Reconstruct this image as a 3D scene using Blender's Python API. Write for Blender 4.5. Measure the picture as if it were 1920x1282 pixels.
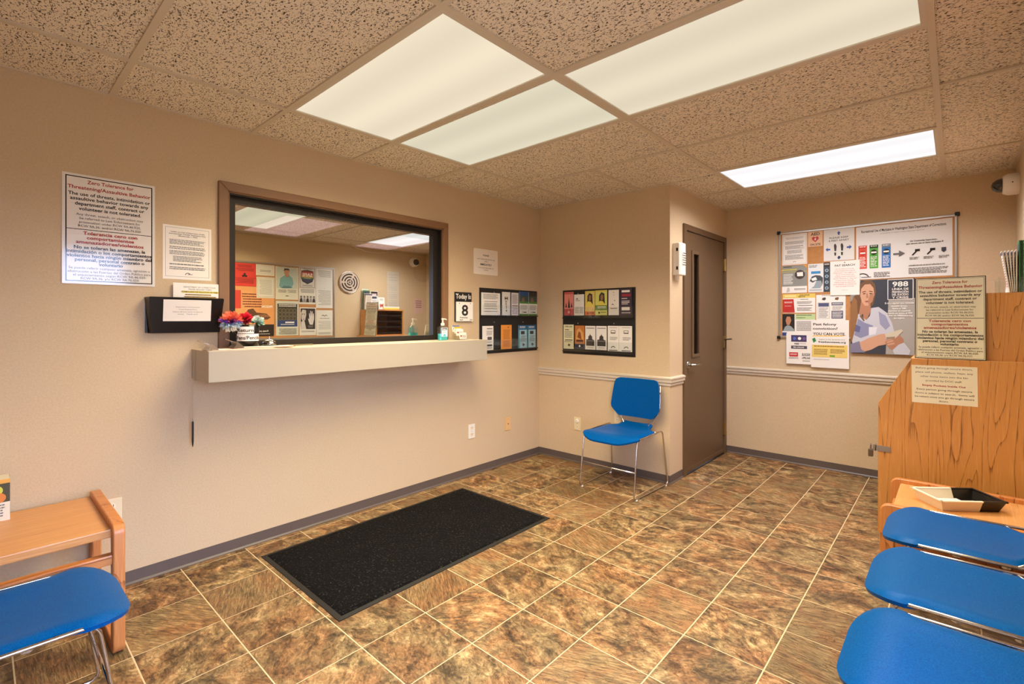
import bpy, bmesh, math, random
from mathutils import Vector, Matrix, noise as mnoise
random.seed(7)
for o in list(bpy.data.objects): bpy.data.objects.remove(o)
scn = bpy.context.scene
COL = scn.collection
PI = math.pi

# ------------------------------------------------------------------ camera
cd = bpy.data.cameras.new('camera'); cam = bpy.data.objects.new('camera', cd); COL.objects.link(cam)
cam.location = (2.9746, -0.8991, 1.271)
cam.rotation_euler = (PI/2, 0, 0.7244)
cd.sensor_width = 36.0
cd.lens = 36.0*911.1818/1920
cd.shift_x = -(985.65-960)/1920
cd.shift_y = -(641-599.4)/1920
cd.clip_start = 0.02
scn.camera = cam

# ------------------------------------------------------------------ world, exposure
w = bpy.data.worlds.new('world'); scn.world = w; w.use_nodes = True
bg = w.node_tree.nodes['Background']
# daylight outside the entrance: pale overcast-blue sky above the horizon, darker ground below it
_wn, _wl = w.node_tree.nodes, w.node_tree.links
_tc = _wn.new('ShaderNodeTexCoord'); _sp = _wn.new('ShaderNodeSeparateXYZ'); _wl.new(_tc.outputs['Generated'], _sp.inputs[0])
_mr = _wn.new('ShaderNodeMapRange'); _mr.inputs[1].default_value = -.02; _mr.inputs[2].default_value = .04; _wl.new(_sp.outputs[2], _mr.inputs[0])
_mx = _wn.new('ShaderNodeMix'); _mx.data_type = 'RGBA'; _mx.inputs[6].default_value = (.16, .15, .15, 1); _mx.inputs[7].default_value = (.56, .66, 1.0, 1)
_wl.new(_mr.outputs[0], _mx.inputs[0]); _wl.new(_mx.outputs[2], bg.inputs[0])
bg.inputs[1].default_value = 25.0
vs = scn.view_settings
vs.view_transform = 'Standard'; vs.look = 'None'; vs.gamma = 1.0; vs.use_curve_mapping = False
vs.exposure = 0.0
LAMP_W = 30.0          # watts of each warm ceiling fixture
LENS = 0.88            # luminance of the prismatic lenses seen from the side

# ------------------------------------------------------------------ room dimensions
H = 2.3222; YB = 2.6565; XB = 1.318; YF = 3.895; XW = 3.287; Y0 = -1.30
GX = [0.0, 0.469, 1.689, 2.909, XW]
GY = [0.7403+0.61*k for k in range(-4, 6)]

# ------------------------------------------------------------------ colour and materials
def lin(c):
    return tuple(((v/255)/12.92 if v/255 <= .04045 else (((v/255)+.055)/1.055)**2.4) for v in c)
MATS = {}
def base_mat(name):
    m = bpy.data.materials.new(name); m.use_nodes = True
    return m, m.node_tree.nodes, m.node_tree.links, m.node_tree.nodes['Principled BSDF']
def plain(rgb, rough=.5, metal=0, coat=0, name='paint', var=.0, spec=.5):
    k = (tuple(rgb), rough, metal, coat, var)
    if k in MATS: return MATS[k]
    m, n, l, b = base_mat(name)
    c = lin(rgb)
    b.inputs['Base Color'].default_value = (*c, 1)
    b.inputs['Roughness'].default_value = rough; b.inputs['Metallic'].default_value = metal
    b.inputs['Coat Weight'].default_value = coat; b.inputs['Coat Roughness'].default_value = .06
    b.inputs['Specular IOR Level'].default_value = spec
    if var:
        t = n.new('ShaderNodeTexNoise'); t.inputs['Scale'].default_value = 35; t.inputs['Detail'].default_value = 4
        tc = n.new('ShaderNodeTexCoord'); l.new(tc.outputs['Object'], t.inputs['Vector'])
        h = n.new('ShaderNodeHueSaturation'); h.inputs['Color'].default_value = (*c, 1)
        mr = n.new('ShaderNodeMapRange'); mr.inputs[3].default_value = 1-var; mr.inputs[4].default_value = 1+var
        l.new(t.outputs['Fac'], mr.inputs[0]); l.new(mr.outputs[0], h.inputs['Value']); l.new(h.outputs[0], b.inputs['Base Color'])
    MATS[k] = m
    return m
def ramp(n, stops, interp='LINEAR'):
    r = n.new('ShaderNodeValToRGB'); e = r.color_ramp; e.interpolation = interp
    while len(e.elements) < len(stops): e.elements.new(.5)
    for el, (p, c) in zip(e.elements, stops): el.position = p; el.color = (*lin(c), 1)
    return r
def mathn(n, l, op, a, b=None):
    x = n.new('ShaderNodeMath'); x.operation = op
    for i, v in enumerate((a, b)):
        if v is None: continue
        if isinstance(v, (int, float)): x.inputs[i].default_value = v
        else: l.new(v, x.inputs[i])
    return x.outputs[0]
def mapping(n, l, src, scale, rot=(0, 0, 0)):
    mp = n.new('ShaderNodeMapping'); mp.inputs['Scale'].default_value = scale; mp.inputs['Rotation'].default_value = rot
    l.new(src, mp.inputs['Vector']); return mp.outputs[0]
def noise(n, l, vec, scale, detail=5, rough=.6, dist=0):
    t = n.new('ShaderNodeTexNoise'); t.inputs['Scale'].default_value = scale; t.inputs['Detail'].default_value = detail
    t.inputs['Roughness'].default_value = rough; t.inputs['Distortion'].default_value = dist
    if vec is not None: l.new(vec, t.inputs['Vector'])
    return t.outputs['Fac']
def bump(n, l, b, h, strength, dist):
    bp = n.new('ShaderNodeBump'); bp.inputs['Strength'].default_value = strength; bp.inputs['Distance'].default_value = dist
    l.new(h, bp.inputs['Height']); l.new(bp.outputs[0], b.inputs['Normal'])

def wall_paint():
    m, n, l, b = base_mat('wall_paint')
    g = n.new('ShaderNodeNewGeometry').outputs['Position']
    r = ramp(n, [(.3, (200, 176, 142)), (.7, (212, 188, 154))])
    l.new(noise(n, l, g, 120, 4, .7), r.inputs[0]); l.new(r.outputs[0], b.inputs['Base Color'])
    b.inputs['Roughness'].default_value = .62; b.inputs['Specular IOR Level'].default_value = .3
    bump(n, l, b, noise(n, l, g, 170, 5, .65), .35, .004)
    return m
def ceiling_mat():
    m, n, l, b = base_mat('mineral_fibre')
    g = n.new('ShaderNodeNewGeometry').outputs['Position']
    oi = n.new('ShaderNodeObjectInfo')
    off = n.new('ShaderNodeVectorMath'); off.operation = 'ADD'; l.new(g, off.inputs[0])
    sc = n.new('ShaderNodeVectorMath'); sc.operation = 'SCALE'; sc.inputs[0].default_value = (31, 17, 0); l.new(oi.outputs['Random'], sc.inputs['Scale'])
    l.new(sc.outputs[0], off.inputs[1])
    v = mapping(n, l, off.outputs[0], (95, 170, 1))
    f = noise(n, l, v, 1.0, 2.5, .55, .8)
    r = ramp(n, [(0, (240, 228, 206)), (.555, (234, 221, 199)), (.60, (92, 81, 64)), (1, (58, 50, 38))])
    l.new(f, r.inputs[0]); l.new(r.outputs[0], b.inputs['Base Color'])
    b.inputs['Roughness'].default_value = .9; b.inputs['Specular IOR Level'].default_value = .1
    inv = mathn(n, l, 'SUBTRACT', 1.0, f); bump(n, l, b, inv, .6, .006)
    return m
def slate_mat():
    m, n, l, b = base_mat('slate_look_vinyl')
    g = n.new('ShaderNodeNewGeometry').outputs['Position']
    oi = n.new('ShaderNodeObjectInfo'); rnd = oi.outputs['Random']
    sc = n.new('ShaderNodeVectorMath'); sc.operation = 'SCALE'; sc.inputs[0].default_value = (37, 53, 29); l.new(rnd, sc.inputs['Scale'])
    off = n.new('ShaderNodeVectorMath'); off.operation = 'ADD'; l.new(g, off.inputs[0]); l.new(sc.outputs[0], off.inputs[1])
    p = off.outputs[0]
    kind = mathn(n, l, 'FRACT', mathn(n, l, 'MULTIPLY', rnd, 7.31))
    stri = mathn(n, l, 'GREATER_THAN', kind, .74)                       # striated tiles
    vr = n.new('ShaderNodeVectorRotate'); vr.rotation_type = 'Z_AXIS'; l.new(p, vr.inputs['Vector'])
    l.new(mathn(n, l, 'MULTIPLY', mathn(n, l, 'SUBTRACT', mathn(n, l, 'FRACT', mathn(n, l, 'MULTIPLY', rnd, 23.7)), .5), 1.1), vr.inputs['Angle'])
    p = vr.outputs[0]
    big = noise(n, l, mapping(n, l, p, (8, 11, 1)), 1.0, 5, .6, 1.0)
    fine = noise(n, l, mapping(n, l, p, (34, 52, 1)), 1.0, 9, .74, .8)
    lines = noise(n, l, mapping(n, l, p, (18, 150, 1)), 1.0, 7, .7, .5)
    mx = n.new('ShaderNodeMix'); l.new(stri, mx.inputs[0]); l.new(fine, mx.inputs[2]); l.new(lines, mx.inputs[3])
    det = mx.outputs[0]
    bmul = n.new('ShaderNodeMapRange'); bmul.inputs[3].default_value = .62; bmul.inputs[4].default_value = .22; l.new(stri, bmul.inputs[0])
    cen = mathn(n, l, 'SUBTRACT', big, .5)
    tone = mathn(n, l, 'ADD', mathn(n, l, 'ADD', mathn(n, l, 'MULTIPLY', cen, bmul.outputs[0]), mathn(n, l, 'MULTIPLY', mathn(n, l, 'SUBTRACT', det, .5), .62)), .5)
    r = ramp(n, [(.33, (46, 31, 17)), (.43, (94, 68, 40)), (.50, (130, 99, 63)), (.57, (160, 128, 86)), (.66, (200, 172, 130))])
    l.new(tone, r.inputs[0])
    r2 = ramp(n, [(.38, (118, 106, 72)), (.50, (150, 118, 76)), (.60, (176, 112, 62))])
    l.new(noise(n, l, mapping(n, l, p, (6, 6, 1)), 1.0, 4, .6, .6), r2.inputs[0])
    mh = n.new('ShaderNodeMix'); mh.data_type = 'RGBA'; mh.blend_type = 'COLOR'; mh.inputs[0].default_value = .4
    l.new(r.outputs[0], mh.inputs[6]); l.new(r2.outputs[0], mh.inputs[7])
    hs = n.new('ShaderNodeHueSaturation'); l.new(mh.outputs[2], hs.inputs['Color'])
    mr = n.new('ShaderNodeMapRange'); mr.inputs[3].default_value = .84; mr.inputs[4].default_value = 1.14
    l.new(mathn(n, l, 'FRACT', mathn(n, l, 'MULTIPLY', rnd, 91.7)), mr.inputs[0]); l.new(mr.outputs[0], hs.inputs['Value'])
    # thin cleft lines
    cl = noise(n, l, mapping(n, l, p, (9, 15, 1)), 1.0, 6, .62, 1.6)
    d = mathn(n, l, 'ABSOLUTE', mathn(n, l, 'SUBTRACT', cl, .5))
    crack = n.new('ShaderNodeMapRange'); crack.inputs[1].default_value = .001; crack.inputs[2].default_value = .012; crack.inputs[3].default_value = .35; crack.inputs[4].default_value = 1
    l.new(d, crack.inputs[0])
    mk = n.new('ShaderNodeMix'); mk.data_type = 'RGBA'; mk.blend_type = 'MULTIPLY'; mk.inputs[0].default_value = .8
    l.new(hs.outputs[0], mk.inputs[6]); l.new(crack.outputs[0], mk.inputs[7])
    l.new(mk.outputs[2], b.inputs['Base Color'])
    rr = n.new('ShaderNodeMapRange'); rr.inputs[3].default_value = .30; rr.inputs[4].default_value = .55; l.new(det, rr.inputs[0]); l.new(rr.outputs[0], b.inputs['Roughness'])
    hgt = mathn(n, l, 'ADD', mathn(n, l, 'MULTIPLY', det, .7), mathn(n, l, 'MULTIPLY', crack.outputs[0], .4))
    bump(n, l, b, hgt, .6, .008)
    return m
def wood(name, dark, mid, light, axis='z', gs=1.0, bands=9, rough=.35, rw=.36):
    m, n, l, b = base_mat(name)
    tc = n.new('ShaderNodeTexCoord').outputs['Object']
    s = {'x': (.55, 6, 6), 'y': (6, .55, 6), 'z': (6, 6, .55)}[axis]
    s2 = {'x': (7, 190, 190), 'y': (190, 7, 190), 'z': (190, 190, 7)}[axis]
    f = noise(n, l, mapping(n, l, tc, tuple(v*gs for v in s)), 1.0, 2, .45, .3)
    ring = mathn(n, l, 'POWER', mathn(n, l, 'FRACT', mathn(n, l, 'MULTIPLY', f, bands)), 4.0)
    fine = noise(n, l, mapping(n, l, tc, s2), 1.0, 4, .6)
    t = mathn(n, l, 'ADD', mathn(n, l, 'MULTIPLY', ring, rw), mathn(n, l, 'MULTIPLY', fine, .80))
    r = ramp(n, [(.20, light), (.42, mid), (.60, mid), (.80, dark)])
    l.new(t, r.inputs[0]); l.new(r.outputs[0], b.inputs['Base Color'])
    b.inputs['Roughness'].default_value = rough
    bump(n, l, b, t, .08, .002)
    return m
def glass_mat(name, tint=(1, 1, 1), mirror=.08, gloss=(1, 1, 1)):
    m, n, l, b = base_mat(name); n.remove(b)
    tr = n.new('ShaderNodeBsdfTransparent'); tr.inputs[0].default_value = (*tint, 1)
    gl = n.new('ShaderNodeBsdfGlossy'); gl.inputs['Roughness'].default_value = .0; gl.inputs['Color'].default_value = (*gloss, 1)
    mx = n.new('ShaderNodeMixShader'); mx.inputs[0].default_value = mirror
    l.new(tr.outputs[0], mx.inputs[1]); l.new(gl.outputs[0], mx.inputs[2]); l.new(mx.outputs[0], n['Material Output'].inputs[0])
    return m
def lens_mat(col, strength, axis_scale, name):
    # prismatic acrylic lens over fluorescent tubes: brighter strips follow the tubes
    m, n, l, b = base_mat(name); n.remove(b)
    tc = n.new('ShaderNodeTexCoord').outputs['Object']
    sx = n.new('ShaderNodeSeparateXYZ'); l.new(tc, sx.inputs[0])
    c = mathn(n, l, 'COSINE', mathn(n, l, 'MULTIPLY', sx.outputs[1], axis_scale))
    s = mathn(n, l, 'ADD', mathn(n, l, 'MULTIPLY', c, .055), .94)
    e = n.new('ShaderNodeEmission'); e.inputs[0].default_value = (*col, 1)
    l.new(mathn(n, l, 'MULTIPLY', s, strength), e.inputs[1]); l.new(e.outputs[0], n['Material Output'].inputs[0])
    return m
def plastic_blue():
    m, n, l, b = base_mat('blue_plastic')
    tc = n.new('ShaderNodeTexCoord').outputs['Object']
    r = ramp(n, [(.35, (0, 68, 134)), (.65, (0, 88, 156))])
    l.new(noise(n, l, tc, 260, 3, .6), r.inputs[0]); l.new(r.outputs[0], b.inputs['Base Color'])
    b.inputs['Roughness'].default_value = .36; b.inputs['Specular IOR Level'].default_value = .07
    bump(n, l, b, noise(n, l, tc, 420, 3, .6), .12, .001)
    return m
def mat_fibre():
    m, n, l, b = base_mat('mat_fibre')
    tc = n.new('ShaderNodeTexCoord').outputs['Object']
    f = noise(n, l, tc, 85, 5, .78)
    r = ramp(n, [(.44, (4, 4, 4)), (.57, (15, 14, 14)), (.70, (92, 88, 82))])
    l.new(f, r.inputs[0]); l.new(r.outputs[0], b.inputs['Base Color'])
    b.inputs['Roughness'].default_value = .95; b.inputs['Specular IOR Level'].default_value = .15
    bump(n, l, b, f, 1.0, .012)
    return m

M_WALL = wall_paint(); M_CEIL = ceiling_mat(); M_TILE = slate_mat(); M_BLUE = plastic_blue(); M_FIBRE = mat_fibre()
M_GROUT = plain((206, 184, 146), .8, name='grout', var=.06)
M_BAR = plain((206, 192, 168), .5, name='grid_paint')
M_BASE = plain((92, 80, 74), .45, name='cove_vinyl', var=.04)
M_RAIL = plain((206, 192, 172), .45, name='rail_paint')
M_BROWN = plain((98, 75, 52), .42, name='brown_enamel', var=.05)
M_TRIM = plain((134, 98, 68), .42, name='trim_enamel', var=.06)
M_BRONZE = plain((44, 38, 34), .35, metal=.3, name='dark_bronze')
M_SHELF = plain((172, 162, 145), .42, name='cream_laminate', var=.02)
M_CHROME = plain((205, 200, 198), .14, metal=1, name='chrome')
M_STEEL = plain((176, 172, 166), .3, metal=1, name='brushed_steel')
M_BRASS = plain((176, 150, 96), .35, metal=1, name='brass')
M_BLACK = plain((18, 17, 17), .35, name='black_plastic')
M_MATTE = plain((22, 21, 20), .55, name='black_panel')
M_SMOKE = plain((26, 20, 17), .22, name='smoked_plastic', spec=.3)
M_WHITEP = plain((236, 230, 218), .4, name='white_plastic')
M_IVORY = plain((228, 212, 176), .4, name='ivory_plastic')
M_ALU = plain((200, 198, 194), .3, metal=.85, name='aluminium')
M_OAK_Z = wood('oak_laminate', (120, 70, 28), (204, 144, 78), (220, 166, 100), 'z', 1.0, 14)
M_OAK_Y = wood('oak_top', (150, 92, 42), (206, 146, 86), (224, 172, 114), 'y', 1.0, 7, rw=.2)
M_OAKS_X = wood('oak_solid_x', (138, 78, 36), (196, 126, 70), (214, 150, 94), 'x', 1.4, 6)
M_OAKS_Z = wood('oak_solid_z', (138, 78, 36), (196, 126, 70), (214, 150, 94), 'z', 1.4, 6)
M_OAKS_Y = wood('oak_solid_y', (138, 78, 36), (200, 132, 76), (216, 154, 98), 'y', 1.4, 6)
M_GLASS = glass_mat('clear_acrylic', (.96, .97, .97), .04)
M_SMOKEGLASS = glass_mat('wired_glass', (.30, .27, .24), .12)
M_MIRROR = glass_mat('one_way_glass', (.95, .78, .80), .80, (.93, .95, .88))
M_DOORGLASS = glass_mat('door_glass', (.92, .95, .96), .05)
M_PAPER = plain((240, 234, 224), .6, name='paper')
M_CORK = plain((188, 132, 78), .85, name='cork', var=.2)

# ------------------------------------------------------------------ mesh helpers
def mesh_of(verts, faces, name='mesh', smooth=False):
    me = bpy.data.meshes.new(name); me.from_pydata([tuple(v) for v in verts], [], faces); me.update()
    if smooth:
        for p in me.polygons: p.use_smooth = True
    return me
def merge(*vfs):
    V, F = [], []
    for v, f in vfs:
        o = len(V); V += list(v); F += [tuple(i+o for i in q) for q in f]
    return V, F
def box(x0, x1, y0, y1, z0, z1):
    V = [(x, y, z) for z in (z0, z1) for y in (y0, y1) for x in (x0, x1)]
    return V, [(0, 2, 3, 1), (4, 5, 7, 6), (0, 1, 5, 4), (2, 6, 7, 3), (0, 4, 6, 2), (1, 3, 7, 5)]
def cbox(c, s): return box(c[0]-s[0]/2, c[0]+s[0]/2, c[1]-s[1]/2, c[1]+s[1]/2, c[2]-s[2]/2, c[2]+s[2]/2)
def prism(poly, z0, z1, plane='xy'):
    # extrude polygon: plane xy -> along z, xz -> along y, yz -> along x
    def P(a, b, c): return {'xy': (a, b, c), 'xz': (a, c, b), 'yz': (c, a, b)}[plane]
    n = len(poly)
    V = [P(a, b, z0) for a, b in poly]+[P(a, b, z1) for a, b in poly]
    F = [tuple(range(n))[::-1], tuple(range(n, 2*n))]+[(i, (i+1) % n, n+(i+1) % n, n+i) for i in range(n)]
    return V, F
def lathe(prof, seg=20, axis='z', c=(0, 0, 0)):
    V, F = [], []
    for r, h in prof:
        for k in range(seg):
            a = 2*PI*k/seg; p = (r*math.cos(a), r*math.sin(a), h)
            p = {'z': p, 'x': (p[2], p[0], p[1]), 'y': (p[1], p[2], p[0])}[axis]
            V.append((p[0]+c[0], p[1]+c[1], p[2]+c[2]))
    for i in range(len(prof)-1):
        for k in range(seg):
            a, b = i*seg+k, i*seg+(k+1) % seg; F.append((a, b, b+seg, a+seg))
    F.append(tuple(range(seg))[::-1]); F.append(tuple(range((len(prof)-1)*seg, len(prof)*seg)))
    return V, F
def fillet(pts, r, n=4, closed=False):
    P = [Vector(p) for p in pts]; out = []
    N = len(P)
    for i in range(N):
        if not closed and i in (0, N-1): out.append(P[i]); continue
        a, b, c = P[i-1], P[i], P[(i+1) % N]
        d1, d2 = (a-b), (c-b); rr = min(r, d1.length*.45, d2.length*.45)
        s, e = b+d1.normalized()*rr, b+d2.normalized()*rr
        for k in range(n+1):
            t = k/n; out.append(s*(1-t)**2+b*2*t*(1-t)+e*t*t)
    return out
def tube(pts, r, seg=10, closed=False):
    P = [Vector(p) for p in pts]; N = len(P); V, F = [], []
    T = []
    for i in range(N):
        a = P[(i-1) % N] if (closed or i > 0) else P[i]; b = P[(i+1) % N] if (closed or i < N-1) else P[i]
        T.append((b-a).normalized())
    up = Vector((0, 0, 1)) if abs(T[0].z) < .9 else Vector((1, 0, 0))
    u = T[0].cross(up).normalized()
    for i in range(N):
        u = (u-T[i]*u.dot(T[i])).normalized(); v = T[i].cross(u)
        rr = r[i] if isinstance(r, (list, tuple)) else r
        for k in range(seg):
            a = 2*PI*k/seg; V.append(P[i]+u*math.cos(a)*rr+v*math.sin(a)*rr)
    for i in range(N if closed else N-1):
        j = (i+1) % N
        for k in range(seg): F.append((i*seg+k, i*seg+(k+1) % seg, j*seg+(k+1) % seg, j*seg+k))
    if not closed: F += [tuple(range(seg))[::-1], tuple(range((N-1)*seg, N*seg))]
    return V, F
def bevelled(vf, w=.003, seg=2):
    me = mesh_of(*vf); bm = bmesh.new(); bm.from_mesh(me)
    bmesh.ops.recalc_face_normals(bm, faces=bm.faces)
    bmesh.ops.bevel(bm, geom=list(bm.edges), offset=w, segments=seg, affect='EDGES', profile=.6, clamp_overlap=True)
    V = [v.co.copy() for v in bm.verts]; bm.verts.index_update(); F = [tuple(v.index for v in f.verts) for f in bm.faces]
    bm.free(); bpy.data.meshes.remove(me)
    return V, F
def link(name, me, mat, parent=None, loc=None, rot=None, smooth=False):
    o = bpy.data.objects.new(name, me); COL.objects.link(o)
    if mat is not None and not me.materials: me.materials.append(mat)
    if smooth:
        for p in me.polygons: p.use_smooth = True
    if parent is not None: o.parent = parent
    if loc: o.location = loc
    if rot: o.rotation_euler = rot
    return o
def part(name, vf, mat, parent=None, loc=None, rot=None, smooth=False):
    return link(name, mesh_of(vf[0], vf[1], name), mat, parent, loc, rot, smooth)
def smooth_angle(o, ang=35):
    me = o.data
    bm = bmesh.new(); bm.from_mesh(me); bmesh.ops.recalc_face_normals(bm, faces=bm.faces)
    for f in bm.faces: f.smooth = True
    for e in bm.edges: e.smooth = not (len(e.link_faces) == 2 and e.calc_face_angle(0) > math.radians(ang))
    bm.to_mesh(me); bm.free()
    return o
def tag(o, label, cat, group=None):
    o['label'] = label; o['category'] = cat
    if group: o['group'] = group
    return o
def thing(name, label, cat, loc=(0, 0, 0), rot=(0, 0, 0), group=None):
    o = bpy.data.objects.new(name, None); COL.objects.link(o); o.empty_display_size = .05
    o.location = loc; o.rotation_euler = rot
    return tag(o, label, cat, group)
def struct(o): o['kind'] = 'structure'; return o
def clone(root, name=None):
    def cp(o, par):
        c = o.copy(); COL.objects.link(c); c.parent = par
        for ch in o.children: cp(ch, c)
        return c
    r = cp(root, None)
    return r

# ------------------------------------------------------------------ flat print: sheets with lettering
TXT = {}
def text_geo(s, bold):
    k = (s, bold)
    if k in TXT: return TXT[k]
    cu = bpy.data.curves.new('t', 'FONT'); cu.body = s; cu.size = 1; cu.resolution_u = 2
    if bold: cu.offset = .022
    ob = bpy.data.objects.new('t', cu); me = ob.to_mesh()
    V = [(v.co.x, v.co.y) for v in me.vertices]; F = [tuple(p.vertices) for p in me.polygons]
    ob.to_mesh_clear(); bpy.data.objects.remove(ob); bpy.data.curves.remove(cu)
    if V:
        x0 = min(v[0] for v in V); x1 = max(v[0] for v in V)
        V = [(v[0]-x0, v[1]) for v in V]; wd = x1-x0
    else: wd = 1
    TXT[k] = (V, F, wd); return TXT[k]
FACE = {'L': (PI/2, 0, PI/2), 'F': (PI/2, 0, 0), 'R': (PI/2, 0, -PI/2)}   # wall facing +x, -y, -x
def sheet(name, label, cat, loc, w_, h_, face='L', rot=None, rgb=(240, 234, 224), elems=(), rough=.55, t=.0012, group=None, seed=1, corner=0, top=True, parent=None, curl=0):
    """thin printed sheet; loc = centre of its back; elems drawn in order, u to the right, v downward (0..1)"""
    rnd = random.Random(seed)
    def XY(u, v): return ((u-.5)*w_, (.5-v)*h_)
    if corner:
        pts = []
        for cx, cy, a0 in ((w_/2-corner, h_/2-corner, 0), (-w_/2+corner, h_/2-corner, 90), (-w_/2+corner, -h_/2+corner, 180), (w_/2-corner, -h_/2+corner, 270)):
            for k in range(5): a = math.radians(a0+k*22.5); pts.append((cx+corner*math.cos(a), cy+corner*math.sin(a)))
    else: pts = [(-w_/2, -h_/2), (w_/2, -h_/2), (w_/2, h_/2), (-w_/2, h_/2)]
    V, F = prism(pts, 0, t)
    root = part(name, (V, F), plain(rgb, rough, name='paper'), parent, loc, rot or FACE[face])
    if top: tag(root, label, cat, group)
    groups = {}
    for i, e in enumerate(elems):
        z = t+.00012*(i+1); k = e[0]; col = e[-1]
        kind = 'lettering' if k in 'tb' else 'printed_shape'
        V, F = groups.setdefault((kind, col), ([], []))
        def add(P, FF):
            o = len(V); V.extend(P); F.extend(tuple(i+o for i in f) for f in FF)
        if k == 'r':
            a, b = XY(e[1], e[2]); c, d = XY(e[3], e[4]); add([(a, d, z), (c, d, z), (c, b, z), (a, b, z)], [(0, 1, 2, 3)])
        elif k == 'p':
            P = [(*XY(*q), z) for q in e[1]]; add(P, [tuple(range(len(P)))])
        elif k == 'o':     # outline u0 v0 u1 v1 thickness(m)
            a, b = XY(e[1], e[2]); c, d = XY(e[3], e[4]); q = e[5]
            for (x0, x1, y0, y1) in ((a, c, b-q, b), (a, c, d, d+q), (a, a+q, d, b), (c-q, c, d, b)):
                add([(x0, y0, z), (x1, y0, z), (x1, y1, z), (x0, y1, z)], [(0, 1, 2, 3)])
        elif k == 'c':     # disc u v r(m)
            a, b = XY(e[1], e[2]); add([(a+e[3]*math.cos(j*PI/10), b+e[3]*math.sin(j*PI/10), z) for j in range(20)], [tuple(range(20))])
        elif k == 'a':     # ring arc u v r thickness a0 a1
            a, b = XY(e[1], e[2]); n_ = 14; P = []
            for j in range(n_+1):
                an = math.radians(e[5]+(e[6]-e[5])*j/n_)
                for r_ in (e[3], e[3]-e[4]): P.append((a+r_*math.cos(an), b+r_*math.sin(an), z))
            add(P, [(2*j, 2*j+2, 2*j+3, 2*j+1) for j in range(n_)])
        elif k == 't':     # text uc v_baseline capheight(frac of h) width(frac of w or None) bold
            TV, TF, wd = text_geo(e[1], e[6]); sy = e[4]*h_/.72
            sx = sy if e[5] is None else e[5]*w_/wd
            a, b = XY(e[2], e[3]); add([(a+(x-wd/2)*sx, b+y*sy, z) for x, y in TV], TF)
        elif k == 'b':     # block of tiny unreadable lines u0 v0 u1 v1 n
            n_ = e[5]; hh = (e[4]-e[2])/n_
            for j in range(n_):
                v0 = e[2]+j*hh; u = e[1]; end = e[3]-(rnd.random()*.25*(e[3]-e[1]) if j % 3 == 2 else rnd.random()*.05*(e[3]-e[1]))
                while u < end:
                    wl = min((.025+rnd.random()*.06)*max(.4, (e[3]-e[1]))*1.3, end-u)
                    if wl > .006:
                        a, b = XY(u, v0); c, d = XY(u+wl, v0+hh*.46); add([(a, d, z), (c, d, z), (c, b, z), (a, b, z)], [(0, 1, 2, 3)])
                    u += wl+.012*max(.5, (e[3]-e[1]))
    for (kind, col), vf in groups.items():
        if vf[0]: part(kind, vf, plain(col, rough, name='ink'), root)
    return root
BK = (34, 30, 30); RD = (168, 52, 44); WH = (240, 236, 228); GR = (110, 106, 104)
def T(s, v, cap, wd=None, col=BK, bold=False, u=.5): return ('t', s, u, v, cap, wd, bold, col)

# ================================================================== STRUCTURE
# ---- floor with separate tiles
fl = struct(part('floor', box(-3.9, XW+.15, Y0-.15, YF+.9, -.12, -.0009), M_GROUT))
TS = .3005; FX = 2.1516; FY = .9938; JT = .0044
tile_cache = {}
def tile_mesh(w_, d_):
    k = (round(w_, 4), round(d_, 4))
    if k not in tile_cache:
        c = .0006
        V = [(0, 0, -.0012), (w_, 0, -.0012), (w_, d_, -.0012), (0, d_, -.0012), (c, c, 0), (w_-c, c, 0), (w_-c, d_-c, 0), (c, d_-c, 0)]
        me = mesh_of(V, [(4, 5, 6, 7), (0, 1, 5, 4), (1, 2, 6, 5), (2, 3, 7, 6), (3, 0, 4, 7), (3, 2, 1, 0)], 'tile'); me.materials.append(M_TILE)
        tile_cache[k] = me
    return tile_cache[k]
for i in range(-8, 5):
    for j in range(-9, 11):
        x0 = FX+i*TS+JT/2; x1 = x0+TS-JT; y0 = FY+j*TS+JT/2; y1 = y0+TS-JT
        x0 = max(x0, 0); x1 = min(x1, XW); y0 = max(y0, Y0); y1 = min(y1, YF)
        if x1-x0 < .01 or y1-y0 < .01: continue
        if x1 <= XB and y0 >= YB: continue
        if x1 <= XB and y1 > YB: y1 = YB
        if x0 < XB < x1 and y0 >= YB: x0 = XB
        link('tile', tile_mesh(x1-x0, y1-y0), M_TILE, fl, (x0, y0, 0))

# ---- ceiling with grid bars and separate panels
ce = struct(part('ceiling', box(-3.9, XW+.15, Y0-.15, YF+.9, H+.03, H+.15), plain((90, 84, 76), .9, name='ceiling_slab')))
BW = .024
def bar(x0, x1, y0, y1): part('grid_bar', box(x0, x1, y0, y1, H-.004, H+.032), M_BAR, ce)
for gx in GX[1:4]:
    bar(gx-BW/2, gx+BW/2, Y0, YB if gx < XB else YF)
rows = [Y0]+[y for y in GY if Y0+.05 < y < YF-.15]
lights = []
def ctile(x0, x1, y0, y1):
    g = BW/2-.002
    part('ceiling_tile', box(x0+g, x1-g, y0+g, y1-g, H+.004, H+.0315), M_CEIL, ce)
def col_rows(x0, x1, ys, skip=(), split=None):
    for a, b in zip(ys[:-1], ys[1:]):
        if a not in skip:
            if split and a >= split[0]:
                bar(split[1]-BW/2, split[1]+BW/2, a, b); ctile(x0, split[1], a, b); ctile(split[1], x1, a, b)
            else: ctile(x0, x1, a, b)
        if a > Y0+.01: bar(x0+BW/2, x1-BW/2, a-BW/2, a+BW/2)
yl = [y for y in rows if y < YB-.12]+[YB]
col_rows(0, GX[1], yl)
col_rows(GX[1], GX[2], [y for y in rows if y < YB-.12]+[YB], skip=(GY[3], GY[4]), split=(GY[6]-.01, 1.063))
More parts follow.
